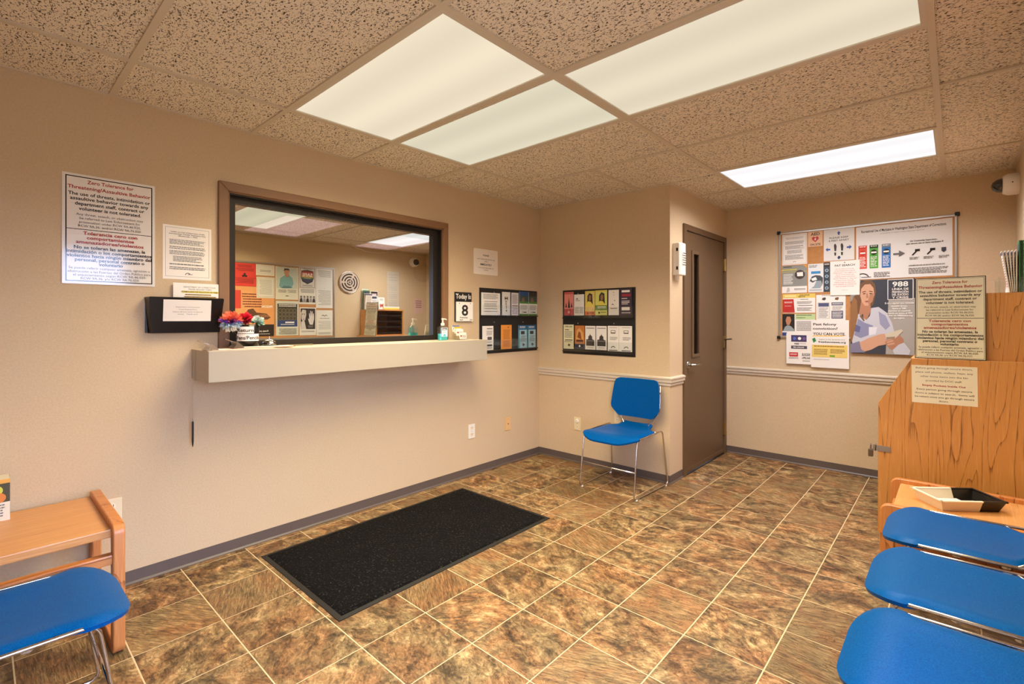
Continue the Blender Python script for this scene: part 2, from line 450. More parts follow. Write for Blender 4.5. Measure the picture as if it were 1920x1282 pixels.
# the column above the door corner reaches the far wall on the right of the projection
for a, b in ((YB, GY[8]), (GY[8], YF)):
    ctile(XB, GX[2], a, b)
bar(XB, GX[2]-BW/2, GY[8]-BW/2, GY[8]+BW/2)
col_rows(GX[2], GX[3], [y for y in rows if y < GY[8]+.01]+[YF], skip=(GY[4], GY[7]), split=(GY[8]-.01, 2.325))
col_rows(GX[3], GX[4], [Y0, GY[2], GY[4], GY[6], GY[8], YF])
for (a, b, c, d) in ((0, .02, Y0, YB), (0, XB, YB-.02, YB), (XB, XB+.02, YB-.02, YF), (XB, XW, YF-.02, YF), (XW-.02, XW, Y0, YF)):
    part('grid_bar', box(a, b, c, d, H-.003, H+.03), M_BAR, ce)

# ---- walls
def wall(name, vf): return struct(part(name, vf, M_WALL))
WY0, WY1, WZ0, WZ1 = .0, 1.492, 1.112, 1.972          # window opening in the left wall
wall('wall_left', merge(box(-.14, 0, Y0-.14, WY0, -.05, H+.03), box(-.14, 0, WY1, YF+.9, -.05, H+.03), box(-.14, 0, WY0, WY1, -.05, WZ0), box(-.14, 0, WY0, WY1, WZ1, H+.03)))
wall('wall_closet', box(0, XB-.10, YB, YB+.10, -.05, H+.03))
DY0, DY1, DZ = 2.892, 3.852, 2.052
wall('wall_closet_side', merge(box(XB-.10, XB, YB, DY0, -.05, H+.03), box(XB-.10, XB, DY1, YF, -.05, H+.03), box(XB-.10, XB, DY0, DY1, DZ, H+.03)))
wall('wall_far', box(XB-.10, XW+.12, YF, YF+.12, -.05, H+.03))
RY0, RY1, RZ = -.98, .22, 2.06                       # glazed entrance in the right wall
wall('wall_right', merge(box(XW, XW+.12, Y0-.12, RY0, -.05, H+.03), box(XW, XW+.12, RY1, YF+.12, -.05, H+.03), box(XW, XW+.12, RY0, RY1, RZ, H+.03)))
wall('wall_back', box(-.14, XW+.12, Y0-.12, Y0, -.05, H+.03))
# office behind the one-way glass
wall('wall_office', merge(box(-3.90, -3.80, Y0-.12, YF+.9, -.05, H+.03), box(-3.8, -.14, Y0-.12, Y0, -.05, H+.03), box(-3.8, -.14, YF+.8, YF+.9, -.05, H+.03)))

# ---- baseboards (cove base with toe) and chair rails
BH = .064
def base_profile(): return [(0, 0), (.012, 0), (.012, .004), (.005, .012), (.004, BH), (0, BH)]
def strip(name, prof, p0, p1, nrm, mat, m0=0, m1=0):
    d = (Vector(p1)-Vector(p0)); L_ = d.length; d.normalize(); nv = Vector(nrm); V = []
    for base, mm in ((Vector(p0), m0), (Vector(p1), m1)):
        for a, b in prof: V.append(base+nv*a+Vector((0, 0, b))+d*(mm*a))
    n_ = len(prof)
    F = [tuple(range(n_)), tuple(range(n_, 2*n_))[::-1]]+[(i, i+n_, (i+1) % n_+n_, (i+1) % n_) for i in range(n_)]
    return part(name, (V, F), mat)
bp = base_profile()
struct(strip('baseboard_left', bp, (0, Y0, 0), (0, YB, 0), (1, 0, 0), M_BASE, 1, -1))
struct(strip('baseboard_closet', bp, (0, YB, 0), (XB, YB, 0), (0, -1, 0), M_BASE, 1, 1))
struct(strip('baseboard_closet_side', bp, (XB, YB, 0), (XB, DY0, 0), (1, 0, 0), M_BASE, -1, 0))
struct(strip('baseboard_far', bp, (XB, YF, 0), (XW, YF, 0), (0, -1, 0), M_BASE, 1, -1))
struct(strip('baseboard_right', bp, (XW, YF, 0), (XW, RY1+.06, 0), (-1, 0, 0), M_BASE, 1, 0))
struct(strip('baseboard_back', bp, (XW, Y0, 0), (0, Y0, 0), (0, 1, 0), M_BASE, 1, -1))
rp = [(0, .756), (.008, .756), (.011, .762), (.011, .776), (.020, .784), (.020, .804), (.026, .810), (.026, .820), (.010, .828), (0, .828)]
t1 = struct(strip('trim_1', rp, (0, YB, 0), (XB, YB, 0), (0, -1, 0), M_RAIL, 0, 1))
struct(strip('trim_2', rp, (XB, YB, 0), (XB, DY0, 0), (1, 0, 0), M_RAIL, -1, 0))
struct(strip('trim_3', rp, (XB, YF, 0), (XW, YF, 0), (0, -1, 0), M_RAIL, 0, 0))

# ---- one-way window with brown trim
win = struct(bpy.data.objects.new('window_1', None)); COL.objects.link(win); win.location = (0, .746, 1.118)
def wpart(name, vf, mat): 
    V = [(v[0], v[1]-.746, v[2]-1.118) for v in vf[0]]; return part(name, (V, vf[1]), mat, win)
oy0, oy1, oz1 = -.039, 1.537, 2.020
tw = .048
wpart('casing', bevelled(prism([(oy0, 1.112), (oy0+tw, 1.112), (oy0+tw, oz1-tw), (oy0, oz1)], -.005, .018, 'yz'), .003, 1), M_TRIM)
wpart('casing', bevelled(prism([(oy1, 1.112), (oy1, oz1), (oy1-tw, oz1-tw), (oy1-tw, 1.112)], -.005, .018, 'yz'), .003, 1), M_TRIM)
wpart('casing', bevelled(prism([(oy0, oz1), (oy0+tw, oz1-tw), (oy1-tw, oz1-tw), (oy1, oz1)], -.005, .018, 'yz'), .003, 1), M_TRIM)
wpart('stop_bead', merge(box(-.02, .006, .009, .016, 1.118, 1.972), box(-.02, .006, 1.482, 1.489, 1.118, 1.972), box(-.02, .006, .009, 1.489, 1.965, 1.972)), M_TRIM)
GD = -.06
gy0, gy1, gz0, gz1 = .057, 1.428, 1.154, 1.922
wpart('sash', merge(box(GD-.03, GD+.025, .0, gy0, 1.112, 1.972), box(GD-.03, GD+.025, gy1, 1.492, 1.112, 1.972), box(GD-.03, GD+.025, gy0, gy1, 1.112, gz0), box(GD-.03, GD+.025, gy0, gy1, gz1, 1.972)), M_BRONZE)
wpart('jamb_liner', merge(box(GD+.025, -.002, 1.474, 1.482, 1.118, 1.966), box(GD+.025, -.002, .016, .022, 1.118, 1.966), box(GD+.025, -.002, .016, 1.482, 1.958, 1.966)), M_BRONZE)
wpart('pane', ([(GD, gy0-.004, gz0-.004), (GD, gy1+.004, gz0-.004), (GD, gy1+.004, gz1+.004), (GD, gy0-.004, gz1+.004)], [(0, 1, 2, 3)]), M_MIRROR)

# ---- brown steel door
d1 = struct(bpy.data.objects.new('door_1', None)); COL.objects.link(d1); d1.location = (XB, (DY0+DY1)/2, 0)
def dpart(name, vf, mat, par=None, smooth=False):
    c = d1.location; V = [(v[0]-c[0], v[1]-c[1], v[2]) for v in vf[0]]; return part(name, (V, vf[1]), mat, par or d1, smooth=smooth)
fw = .048
dpart('door_frame', merge(box(XB-.11, XB+.016, DY0-.002, DY0+fw, 0, DZ), box(XB-.11, XB+.016, DY1-fw, DY1+.002, 0, DZ), box(XB-.11, XB+.016, DY0+fw, DY1-fw, DZ-fw, DZ)), M_BROWN)
ly0, ly1, lz0, lz1 = 3.055, 3.228, .955, 1.85
a0, a1 = DY0+fw+.004, DY1-fw-.004
dpart('door_leaf', merge(box(XB-.04, XB+.004, a0, ly0+.02, .018, DZ-fw-.004), box(XB-.04, XB+.004, ly1-.02, a1, .018, DZ-fw-.004), box(XB-.04, XB+.004, ly0+.02, ly1-.02, .018, lz0+.02), box(XB-.04, XB+.004, ly0+.02, ly1-.02, lz1-.02, DZ-fw-.004)), M_BROWN)
dpart('vision_frame', bevelled(merge(box(XB, XB+.016, ly0, ly0+.028, lz0, lz1), box(XB, XB+.016, ly1-.028, ly1, lz0, lz1), box(XB, XB+.016, ly0+.028, ly1-.028, lz0, lz0+.028), box(XB, XB+.016, ly0+.028, ly1-.028, lz1-.028, lz1)), .003, 1), M_BROWN)
dpart('vision_pane', box(XB-.016, XB-.010, ly0+.018, ly1-.018, lz0+.018, lz1-.018), M_SMOKEGLASS)
dpart('threshold', box(XB-.10, XB+.012, DY0+fw, DY1-fw, 0, .010), plain((40, 34, 30), .5))
dpart('bottom_sweep', box(XB+.004, XB+.010, a0, a1, .018, .05), M_BROWN)
rose = dpart('door_handle', merge(lathe([(.034, 0), (.034, .006), (.028, .012)], 20, 'x', (XB+.004, 2.985, .90)), lathe([(.012, .006), (.012, .055)], 14, 'x', (XB+.004, 2.985, .90)), tube(fillet([(XB+.056, 2.985, .90), (XB+.060, 3.02, .90), (XB+.060, 3.10, .896)], .01), .0105, 10)), M_STEEL, smooth=True)
for hz in (1.79, 1.06, .24):
    dpart('hinge', merge(lathe([(.008, -.058), (.008, .058)], 10, 'z', (XB+.020, DY1-fw-.002, hz)), box(XB+.002, XB+.018, DY1-fw-.02, DY1-fw+.016, hz-.055, hz+.055)), M_BRASS)
dpart('door_stay', merge(tube([(XB+.02, DY1-fw-.02, 1.085), (XB+.07, DY1-fw+.03, 1.09)], .006, 8), tube([(XB+.03, DY1-fw-.01, 1.08), (XB+.03, DY1-fw-.01, 1.0)], .005, 8)), M_BRONZE)

# ---- glazed entrance door behind the camera (daylight)
d2 = struct(bpy.data.objects.new('door_2', None)); COL.objects.link(d2); d2.location = (XW, (RY0+RY1)/2, 0)
def epart(name, vf, mat):
    c = d2.location; return part(name, ([(v[0]-c[0], v[1]-c[1], v[2]) for v in vf[0]], vf[1]), mat, d2)
epart('door_frame', merge(box(XW-.01, XW+.13, RY0-.01, RY0+.05, 0, RZ), box(XW-.01, XW+.13, RY1-.05, RY1+.01, 0, RZ), box(XW-.01, XW+.13, RY0+.05, RY1-.05, RZ-.05, RZ+.01)), M_BRONZE)
epart('door_leaf', merge(box(XW+.03, XW+.07, RY0+.05, RY0+.13, .01, RZ-.05), box(XW+.03, XW+.07, RY1-.13, RY1-.05, .01, RZ-.05), box(XW+.03, XW+.07, RY0+.13, RY1-.13, .01, .20), box(XW+.03, XW+.07, RY0+.13, RY1-.13, RZ-.14, RZ-.05)), M_BRONZE)
epart('pane', box(XW+.047, XW+.053, RY0+.13, RY1-.13, .20, RZ-.14), M_DOORGLASS)
epart('push_bar', tube([(XW-.01, RY0+.12, 1.02), (XW-.01, RY1-.12, 1.02)], .014, 10), M_ALU)

# ================================================================== CEILING LIGHTS
def ceiling_light(label, x0, x1, y0, y1, col, watts, lens, bands, lcol=None, group='recessed fluorescent ceiling lights', spread=138):
    cx, cy = (x0+x1)/2, (y0+y1)/2
    t = thing('ceiling_light', label, 'ceiling light', (cx, cy, H), group=group)
    a, b = (x1-x0)/2-BW/2, (y1-y0)/2-BW/2
    f = .016
    part('frame', merge(box(-a, -a+f, -b, b, -.004, .03), box(a-f, a, -b, b, -.004, .03), box(-a+f, a-f, -b, -b+f, -.004, .03), box(-a+f, a-f, b-f, b, -.004, .03)), plain((206, 196, 176), .4), t)
    part('lens', box(-a+f, a-f, -b+f, b-f, .002, .006), lens_mat(lcol or (col[0], min(1, col[1]+.045), col[2]+.12), lens, bands, 'prismatic_lens'), t)
    ld = bpy.data.lights.new('fluorescent_tubes', 'AREA'); ld.shape = 'RECTANGLE'; ld.size = 2*(a-f); ld.size_y = 2*(b-f)
    ld.energy = watts; ld.color = col; ld.spread = math.radians(spread)
    lo = bpy.data.objects.new('fluorescent_tubes', ld); COL.objects.link(lo); lo.parent = t; lo.location = (0, 0, -.006)
    return t
WARM = (1.0, .82, .53); WARM2 = (1.0, .83, .54); COOL = (1.0, .96, .97)
ceiling_light('bright warm ceiling panel between the speckled tiles and a dimmer lit panel', GX[1], GX[2], GY[3], GY[4], WARM, LAMP_W, LENS*1.05, 20)
ceiling_light('dimmer warm ceiling panel wedged between two brighter lit panels', GX[1], GX[2], GY[4], GY[5], (1.0, .86, .56), LAMP_W*.8, LENS*.92, 20)
ceiling_light('large warm ceiling panel end to end with another, above the chair row side', GX[2], GX[3], GY[4], GY[5], WARM2, LAMP_W, LENS*.98, 20)
ceiling_light('cool white ceiling panel near the notice board wall', GX[2], GX[3], GY[7], GY[8], COOL, LAMP_W*1.1, LENS*1.25, 20, (1, .97, .98), spread=152)
OFF = 'ceiling lights of the office behind the glass'
ceiling_light('pinkish office ceiling panel seen through the one-way glass, over the posters', -3.32, -2.02, 1.14, 1.80, (1.0, .80, .82), 2.0, 1.3, 20, (1.0, .80, .82), OFF)
ceiling_light('pinkish office ceiling panel seen through the one-way glass, near the round camera', -3.48, -2.2, 2.62, 3.24, (1.0, .80, .82), 2.0, 1.3, 20, (1.0, .80, .82), OFF)

# ================================================================== BIG FURNITURE
# ---- stacking chair
def seat_geo():
    N, Mx = 24, 20; V = []; F = []
    def hw(y):
        if y < -.17:
            t = max(0, (y+.28)/.11); return .085+.150*math.sqrt(max(0, 1-(1-t)**2)) if y > -.2801 else .085
        if y < -.12: return .235-(.235-.214)*((y+.17)/.05)
        if y < .10: return .214
        if y < .15:
            t = (y-.10)/.05; return .214-.072*(t*t*(3-2*t))
        return .142-.010*(y-.15)/.08
    ys = [-.28+.003*k*k for k in range(5)]+[-.22+.05*k/4 for k in range(5)]+[-.155, -.14, -.12, -.08, -.03, .02, .06, .09, .105, .12, .135, .15, .175, .20, .225]
    for y in ys:
        h = hw(y)
        for k in range(Mx+1):
            s = -1+2*k/Mx; x = s*h
            z = .430+(.006*abs(s)**3-.014*max(0, (abs(s)-.82)/.18)**2)*min(1, max(0, (y+.265)/.06))
            z -= .010*max(0, 1-((y-.04)/.2)**2)*(1-s*s)
            if y < -.17: z -= .040*((-.17-y)/.11)**2.2
            if y > .10: z += .022*((y-.10)/.125)**1.6
            V.append((x, y, z))
    W = Mx+1
    for i in range(len(ys)-1):
        for k in range(Mx): F.append((i*W+k, i*W+k+1, (i+1)*W+k+1, (i+1)*W+k))
    n0 = len(V); V += [(x*.985, y*.99+.001, z-.013) for x, y, z in V[:n0]]
    F += [tuple(n0+i for i in f[::-1]) for f in F[:]]
    R = len(ys); rim = [k for k in range(W)]+[i*W+Mx for i in range(1, R)]+[(R-1)*W+k for k in range(Mx-1, -1, -1)]+[i*W for i in range(R-2, 0, -1)]
    for a, b in zip(rim, rim[1:]+rim[:1]): F.append((b, a, a+n0, b+n0))
    return V, F
def back_geo():
    rowsz = [(-.004, .140), (.0, .150), (.010, .162), (.030, .182), (.050, .201), (.060, .208), (.072, .212), (.085, .213), (.13, .209), (.18, .204), (.23, .198), (.262, .193), (.280, .185), (.291, .173), (.298, .150)]
    Mx = 16; V = []; F = []
    for h, wd in rowsz:
        for k in range(Mx+1):
            s = -1+2*k/Mx; x = s*wd
            y = .190+.11*h-.022*(x/.21)**2 - .006*math.sin(h/.298*PI)
            V.append((x, y, .503+h))
    W = Mx+1; R = len(rowsz)
    for i in range(R-1):
        for k in range(Mx): F.append((i*W+k, i*W+k+1, (i+1)*W+k+1, (i+1)*W+k))
    n0 = len(V); V += [(x*.99, y+.014, z) for x, y, z in V[:n0]]
    F += [tuple(n0+i for i in f[::-1]) for f in F[:]]
    rim = [k for k in range(W)]+[i*W+Mx for i in range(1, R)]+[(R-1)*W+k for k in range(Mx-1, -1, -1)]+[i*W for i in range(R-2, 0, -1)]
    for a, b in zip(rim, rim[1:]+rim[:1]): F.append((b, a, a+n0, b+n0))
    return V, F
def make_chair():
    t = thing('stacking_chair', '', 'chair', group='blue stacking chairs')
    smooth_angle(part('seat', seat_geo(), M_BLUE, t), 50)
    smooth_angle(part('backrest', back_geo(), M_BLUE, t), 50)
    for s in (-1, 1):
        loop = fillet([(s*.229, -.250, .012), (s*.224, -.190, .418), (s*.227, .195, .424), (s*.247, .250, .012)], .035, 5, True)
        part('side_frame', tube(loop, .0058, 10, True), M_CHROME, t, smooth=True)
        up = fillet([(s*.224, .10, .418), (s*.10, .19, .425), (s*.118, .205, .458), (s*.206, .192, .560), (s*.203, .208, .66), (s*.196, .222, .76)], .03, 4)
        part('back_rod', tube(up, .0055, 8), M_CHROME, t, smooth=True)
        for y in (-.215, .215): part('glide', lathe([(.009, 0), (.010, .004), (.008, .012)], 10, 'z', (s*(.230 if y < 0 else .245), y, 0)), M_WHITEP, t)
        part('seat_clip', lathe([(.012, -.006), (.012, .004)], 10, 'z', (s*.214, -.05, .414)), M_ALU, t)
        part('seat_clip', lathe([(.012, -.006), (.012, .004)], 10, 'z', (s*.214, .08, .414)), M_ALU, t)
    part('cross_bar', tube([(-.2265, -.223, .195), (.2265, -.223, .195)], .0052, 8), M_CHROME, t, smooth=True)
    return t
chair0 = make_chair()
spots = [((1.068, 2.380, 0), 0, 'blue plastic stacking chair in the corner beside the brown door, below the chair rail'),
         ((.950, -.862, 0), PI, 'blue plastic stacking chair pulled up next to the wooden side table and its carton'),
         ((3.026, 1.685, 0), -PI/2, 'blue stacking chair of the row, nearest the oak table with the tray'),
         ((3.026, 1.172, 0), -PI/2, 'blue stacking chair in the middle of the row of three along the wall'),
         ((3.026, .660, 0), -PI/2, 'blue stacking chair of the row, farthest from the oak table with the tray')]
for i, (lc, rz, lb) in enumerate(spots):
    c = chair0 if i == 0 else clone(chair0)
    c.location = lc; c.rotation_euler = (0, 0, rz); c['label'] = lb

# ---- oak end tables (local: frame runs along x, width along y)
def rrect2(x0, x1, z0, z1, r, n_):
    P = []
    for cx, cz, a0 in ((x1-r, z1-r, 0), (x0+r, z1-r, 90), (x0+r, z0+r, 180), (x1-r, z0+r, 270)):
        for k in range(n_+1): an = math.radians(a0+90*k/n_); P.append((cx+r*math.cos(an), cz+r*math.sin(an)))
    return P
def end_table(label, x0, x1, y0, y1, h, topz):
    t = thing('side_table', label, 'table', ((x0+x1)/2, (y0+y1)/2, 0), group='oak side tables')
    cx, cy = (x0+x1)/2, (y0+y1)/2
    a, b = (x1-x0)/2, (y1-y0)/2; th = .036; wd = .056
    def frame():
        no = rrect2(-a, a, 0, h, .038, 5); ni = rrect2(-a+wd, a-wd, .045, h-.042, .006, 5); n_ = len(no)
        V = [(x, -th/2, z) for x, z in no]+[(x, -th/2, z) for x, z in ni]+[(x, th/2, z) for x, z in no]+[(x, th/2, z) for x, z in ni]; F = []
        for k in range(n_):
            j = (k+1) % n_
            F += [(k, j, n_+j, n_+k), (2*n_+j, 2*n_+k, 3*n_+k, 3*n_+j), (k, 2*n_+k, 2*n_+j, j), (n_+j, 3*n_+j, 3*n_+k, n_+k)]
        return V, F
    for s in (-1, 1):
        o = part('end_frame', frame(), M_OAKS_Z, t, (0, s*(b-th/2), 0)); smooth_angle(o, 40)
        bv = o.modifiers.new('bevel', 'BEVEL'); bv.width = .004; bv.segments = 2; bv.limit_method = 'ANGLE'; bv.angle_limit = math.radians(50)
    part('table_top', bevelled(box(-a+.02, a-.045, -b+th-.002, b-th+.002, topz-.032, topz), .004, 2), M_OAK_Y, t)
    part('stretcher', bevelled(box(a-.052, a-.014, -b+th-.002, b-th+.002, topz-.125, topz-.088), .005, 2), M_OAKS_Y, t)
    part('stretcher', bevelled(box(-a+.014, -a+.052, -b+th-.002, b-th+.002, topz-.125, topz-.088), .005, 2), M_OAKS_Y, t)
    return t
end_table('oak side table with rounded end frames against the window wall, carton on top', .012, .600, -1.13, -.522, .496, .470)
tt = end_table('low oak side table between the tall wooden booth and the blue chairs, tray on top', 2.700, 3.280, 1.985, 2.530, .388, .366)
for ch in list(tt.children):
    # front of this one faces the other way
    pass
tt.rotation_euler = (0, 0, PI); 

# ---- oak drop-front booth
bx0, bx1, by0, by1 = 2.625, 3.280, 2.680, 3.42
bo = thing('wooden_booth', 'tall oak laminate locking desk booth with sloped front and padlock', 'desk', (bx0, by0, 0))
prof = [(0, 0), (bx1-bx0, 0), (bx1-bx0, 1.050), (.160, 1.050), (.002, .776)]
part('side_panel', bevelled(prism(prof, 0, .02, 'xz'), .0012, 1), M_OAK_Z, bo)
part('side_panel', bevelled(prism(prof, by1-by0-.02, by1-by0, 'xz'), .0012, 1), M_OAK_Z, bo)
part('top_panel', box(.155, bx1-bx0, .02, by1-by0-.02, 1.030, 1.050), M_OAK_Z, bo)
part('front_panel', box(.004, .022, .02, by1-by0-.02, .04, .776), M_OAK_Z, bo)
part('sloped_lid', prism([(.004, .776), (.022, .770), (.172, 1.030), (.160, 1.050)], .02, by1-by0-.02, 'xz'), M_OAK_Z, bo)
part('base_panel', box(.02, bx1-bx0, .02, by1-by0-.02, .03, .05), M_OAK_Z, bo)
part('edge_trim', tube([(.164, .004, 1.0465), (bx1-bx0, .004, 1.0465)], .0035, 6), plain((226, 170, 112), .4), bo)
hs = part('hasp', merge(box(-.012, .062, -.006, .0, .488, .520), box(-.024, -.008, -.006, .03, .486, .522)), M_STEEL, bo)
pk = part('padlock', bevelled(box(-.048, -.024, -.004, .030, .446, .490), .004, 2), plain((120, 112, 96), .35, metal=.9), bo)
part('shackle', tube(fillet([(-.036, .002, .488), (-.036, .002, .520), (-.036, .024, .520), (-.036, .024, .488)], .01, 4), .0035, 8), M_CHROME, pk)

# ---- organiser standing on the booth
ox0, ox1, oy0_, oy1_ = 2.87, 3.27, 2.735, 3.186
og = thing('paper_organizer', 'oak box organizer with black trays standing on the wooden booth', 'organizer', (ox0, oy0_, 1.050))
OW, OD, OH = ox1-ox0, oy1_-oy0_, .366
part('side_panel', box(0, OW, 0, .018, 0, OH), M_OAK_Z, og); part('side_panel', box(0, OW, OD-.018, OD, 0, OH), M_OAK_Z, og)
part('top_panel', box(0, OW, .018, OD-.018, OH-.018, OH), M_OAKS_Y, og); part('bottom_panel', box(0, OW, .018, OD-.018, 0, .016), M_OAKS_Y, og)
part('back_panel', box(OW-.01, OW, .018, OD-.018, .016, OH-.018), M_OAK_Z, og)
for k in range(4):
    z = .022+k*.080
    part('tray', merge(box(.012, OW-.02, .03, OD-.03, z, z+.006), box(.012, .018, .03, OD-.03, z, z+.028), box(.012, OW-.02, .026, .032, z, z+.06), box(.012, OW-.02, OD-.032, OD-.026, z, z+.06)), M_BLACK, og)

# ---- shelf under the window
sh = thing('counter_shelf', 'cream laminate counter shelf projecting below the one-way window', 'shelf', (0, .772, .966))
part('shelf_box', bevelled(box(-.004, .278, -.930, .930, 0, .152), .0015, 1), M_SHELF, sh)
part('end_seam', box(.070, .074, -.9312, -.929, .0, .152), plain((150, 134, 110), .6), sh)
part('top_seam', box(.0, .279, -.9305, .9305, .1505, .1525), plain((214, 200, 176), .45), sh)

# ---- floor mat
def mat_geo():
    x0, x1, y0, y1 = .186, 1.032, .112, 1.532; b = .018; NX, NY = 34, 56; V, F = [], []
    for j in range(NY+1):
        for i in range(NX+1):
            u, v = i/NX, j/NY; x = x0+b+(x1-x0-2*b)*u; y = y0+b+(y1-y0-2*b)*v
            e = min(u, 1-u)*NX, min(v, 1-v)*NY
            z = .0105+.003*mnoise.noise(Vector((x*7, y*5, 1)))+.0016*mnoise.noise(Vector((x*60, y*60, 2)))
            if min(e) < .5: z = .003
            V.append((x-.609, y-.822, z))
    W = NX+1
    for j in range(NY):
        for i in range(NX): F.append((j*W+i, j*W+i+1, (j+1)*W+i+1, (j+1)*W+i))
    return V, F
mt = thing('floor_mat', 'black ribbed entrance mat lying on the tiled floor', 'mat', (.609, .822, .0))
def mborder():
    w_, d_ = .846/2, 1.42/2; n_ = 40; V, F = [], []
    ring = []
    for k in range(n_): ring.append((-w_+2*w_*k/n_, -d_))
    for k in range(n_): ring.append((w_, -d_+2*d_*k/n_))
    for k in range(n_): ring.append((w_-2*w_*k/n_, d_))
    for k in range(n_): ring.append((-w_, d_-2*d_*k/n_))
    for i, (x, y) in enumerate(ring):
        wv = .004*mnoise.noise(Vector((x*9, y*9, 5)))
        sx, sy = (w_-.022)/w_, (d_-.022)/d_
        V += [(x*(1+wv), y*(1+wv), 0), (x*(1+wv), y*(1+wv), .0035), (x*sx, y*sy, .006)]
    m_ = len(ring)
    for i in range(m_):
        j = (i+1) % m_
        F += [(3*i, 3*j, 3*j+1, 3*i+1), (3*i+1, 3*j+1, 3*j+2, 3*i+2)]
    return V, F
part('rubber_border', mborder(), plain((20, 19, 18), .6, name='rubber'), mt)
part('pile', mat_geo(), M_FIBRE, mt, smooth=True)

# ================================================================== LEFT WALL: SIGNS, POCKET, SMALL THINGS
def zero_tolerance(rx):
    L_ = [('Zero Tolerance for', .068, .036, .52, RD, 1), ('Threatening/Assaultive Behavior', .126, .036, .93, RD, 1),
          ('The use of threats, intimidation or', .186, .034, .92, BK, 1), ('assaultive behavior towards any', .230, .034, .88, BK, 1),
          ('department staff, contract or', .276, .034, .78, BK, 1), ('volunteer is not tolerated.', .322, .034, .70, BK, 1),
          ('Any threat, assault, or obstruction may', .372, .025, .75, BK, 0), ('be referred to Law Enforcement for', .408, .025, .68, BK, 0),
          ('prosecution under RCW 9A.46.020,', .444, .025, .69, BK, 0), ('RCW 9A.36. and/or RCW 9A.76.020.', .480, .025, .71, BK, 0),
          ('Tolerancia cero con', .550, .034, .61, RD, 1), ('comportamientos', .592, .034, .53, RD, 1), ('amenazadores/violentos', .635, .034, .76, RD, 1),
          ('No se toleran las amenazas, la', .684, .033, .80, BK, 1), ('intimidación o los comportamientos', .724, .033, .95, BK, 1),
          ('violentos hacia ningún miembro del', .763, .033, .95, BK, 1), ('personal, personal contrato o', .801, .033, .78, BK, 1), ('voluntario', .838, .033, .27, BK, 1),
          ('Se puede referir cualquier amenaza, agresión u', .874, .024, .91, BK, 0), ('obstrucción a las Fuerzas del Orden Público para', .908, .024, .93, BK, 0),
          ('el enjuiciamiento según RCW 9A.46.020.', .940, .024, .82, BK, 0), ('RCW 9A.36. y/o RCW 9A.76.020.', .972, .024, .66, BK, 0)]
    E_ = [('o', .012, .008, .988, .992, rx, BK), ('r', .014, .4995, .986, .5055, BK)]
    for s, v, cap, wd, c, b in L_: E_.append(T(s, v, cap*.92, wd, c, bool(b)))
    return E_
sheet('warning_sign', 'laminated black-bordered Zero Tolerance sign hanging on the window wall', 'sign', (.0, -.4805, 1.683), .335, .497, 'L', rgb=(232, 226, 220), elems=[], rough=.14, t=.003)
sg = bpy.data.objects['warning_sign']
inner = sheet('printed_face', '', '', (.0, 0, .003), .321, .483, rot=(0, 0, 0), rgb=(236, 230, 222), elems=zero_tolerance(.0045), rough=.10, t=.0006, top=False, parent=sg)
sheet('notice_sheet', 'white bordered text notice taped above the black wall pocket', 'notice', (.0, -.175, 1.615), .212, .274, 'L', rough=.3, seed=4, elems=[
    ('o', .05, .04, .95, .95, .0012, GR), T('Update on Cost of Supervision (COS)', .13, .020, .70, BK, True), T('and Interstate Transfer Application Fees,', .165, .020, .76, BK, True), T('effective July 1, 2022', .20, .020, .40, BK, True),
    ('b', .13, .26, .87, .36, 4, GR), ('b', .13, .39, .87, .45, 2, GR), ('b', .13, .47, .87, .55, 3, GR), ('b', .20, .57, .80, .68, 4, GR), ('b', .13, .71, .87, .75, 1, GR), ('b', .13, .77, .87, .83, 2, GR),
    ('a', .50, .915, .012, .0028, 20, 175, BK), ('r', .50, .895, .60, .905, GR)])
# wall pocket: smoked plastic bin
pc = thing('wall_pocket', 'black smoked plastic wall file pocket beside the window casing', 'file holder', (0, -.187, 1.205))
def pocket():
    V = []; 
    top = [(-.168, .002), (-.160, .062), (.160, .062), (.168, .002)]; bot = [(-.155, .002), (-.146, .040), (.146, .040), (.155, .002)]
    for (yy, xx) in bot: V.append((xx, yy, 0))
    for (yy, xx) in top: V.append((xx, yy, .175))
    F = [(0, 1, 2, 3), (0, 4, 5, 1), (1, 5, 6, 2), (2, 6, 7, 3)]
    q = [(v[0]-.0 if abs(v[0]) < .01 else v[0]-.005, v[1]*.972, v[2]+.004) for v in V]
    F2 = [tuple(i+8 for i in f[::-1]) for f in F]
    return V+q, F+F2+[(4, 12, 13, 5), (5, 13, 14, 6), (6, 14, 15, 7)]
part('bin', pocket(), M_SMOKE, pc)
part('back_plate', box(0, .003, -.166, .166, .002, .178), M_SMOKE, pc)
part('hang_tab', bevelled(box(0, .006, .10, .14, .17, .186), .002, 1), M_WHITEP, pc)
th_ = math.atan2(.022, .175)
sheet('taped_label', 'white label reading travel request form taped to the black wall pocket', 'label', (.0525, -.188, 1.313), .205, .108, rot=(PI/2+th_*0, 0, PI/2), t=.0012, rgb=(226, 219, 212), rough=.45, elems=[
    T('Department of Corrections', .36, .05, .50), T('Travel Request Form', .47, .05, .38), T('Submit 30 hour prior to date of', .585, .05, .62), T('travel.   Thank you!', .695, .05, .42)])
lab = bpy.data.objects['taped_label']; lab.rotation_euler = Matrix.Rotation(0, 3, 'X').to_euler(); 
lab.matrix_world = Matrix.Translation((.0545, -.188, 1.318)) @ Matrix.Rotation(-(PI/2-th_)+PI/2, 4, 'Y') @ Matrix.Rotation(PI/2, 4, 'Z') @ Matrix.Rotation(PI/2, 4, 'X')
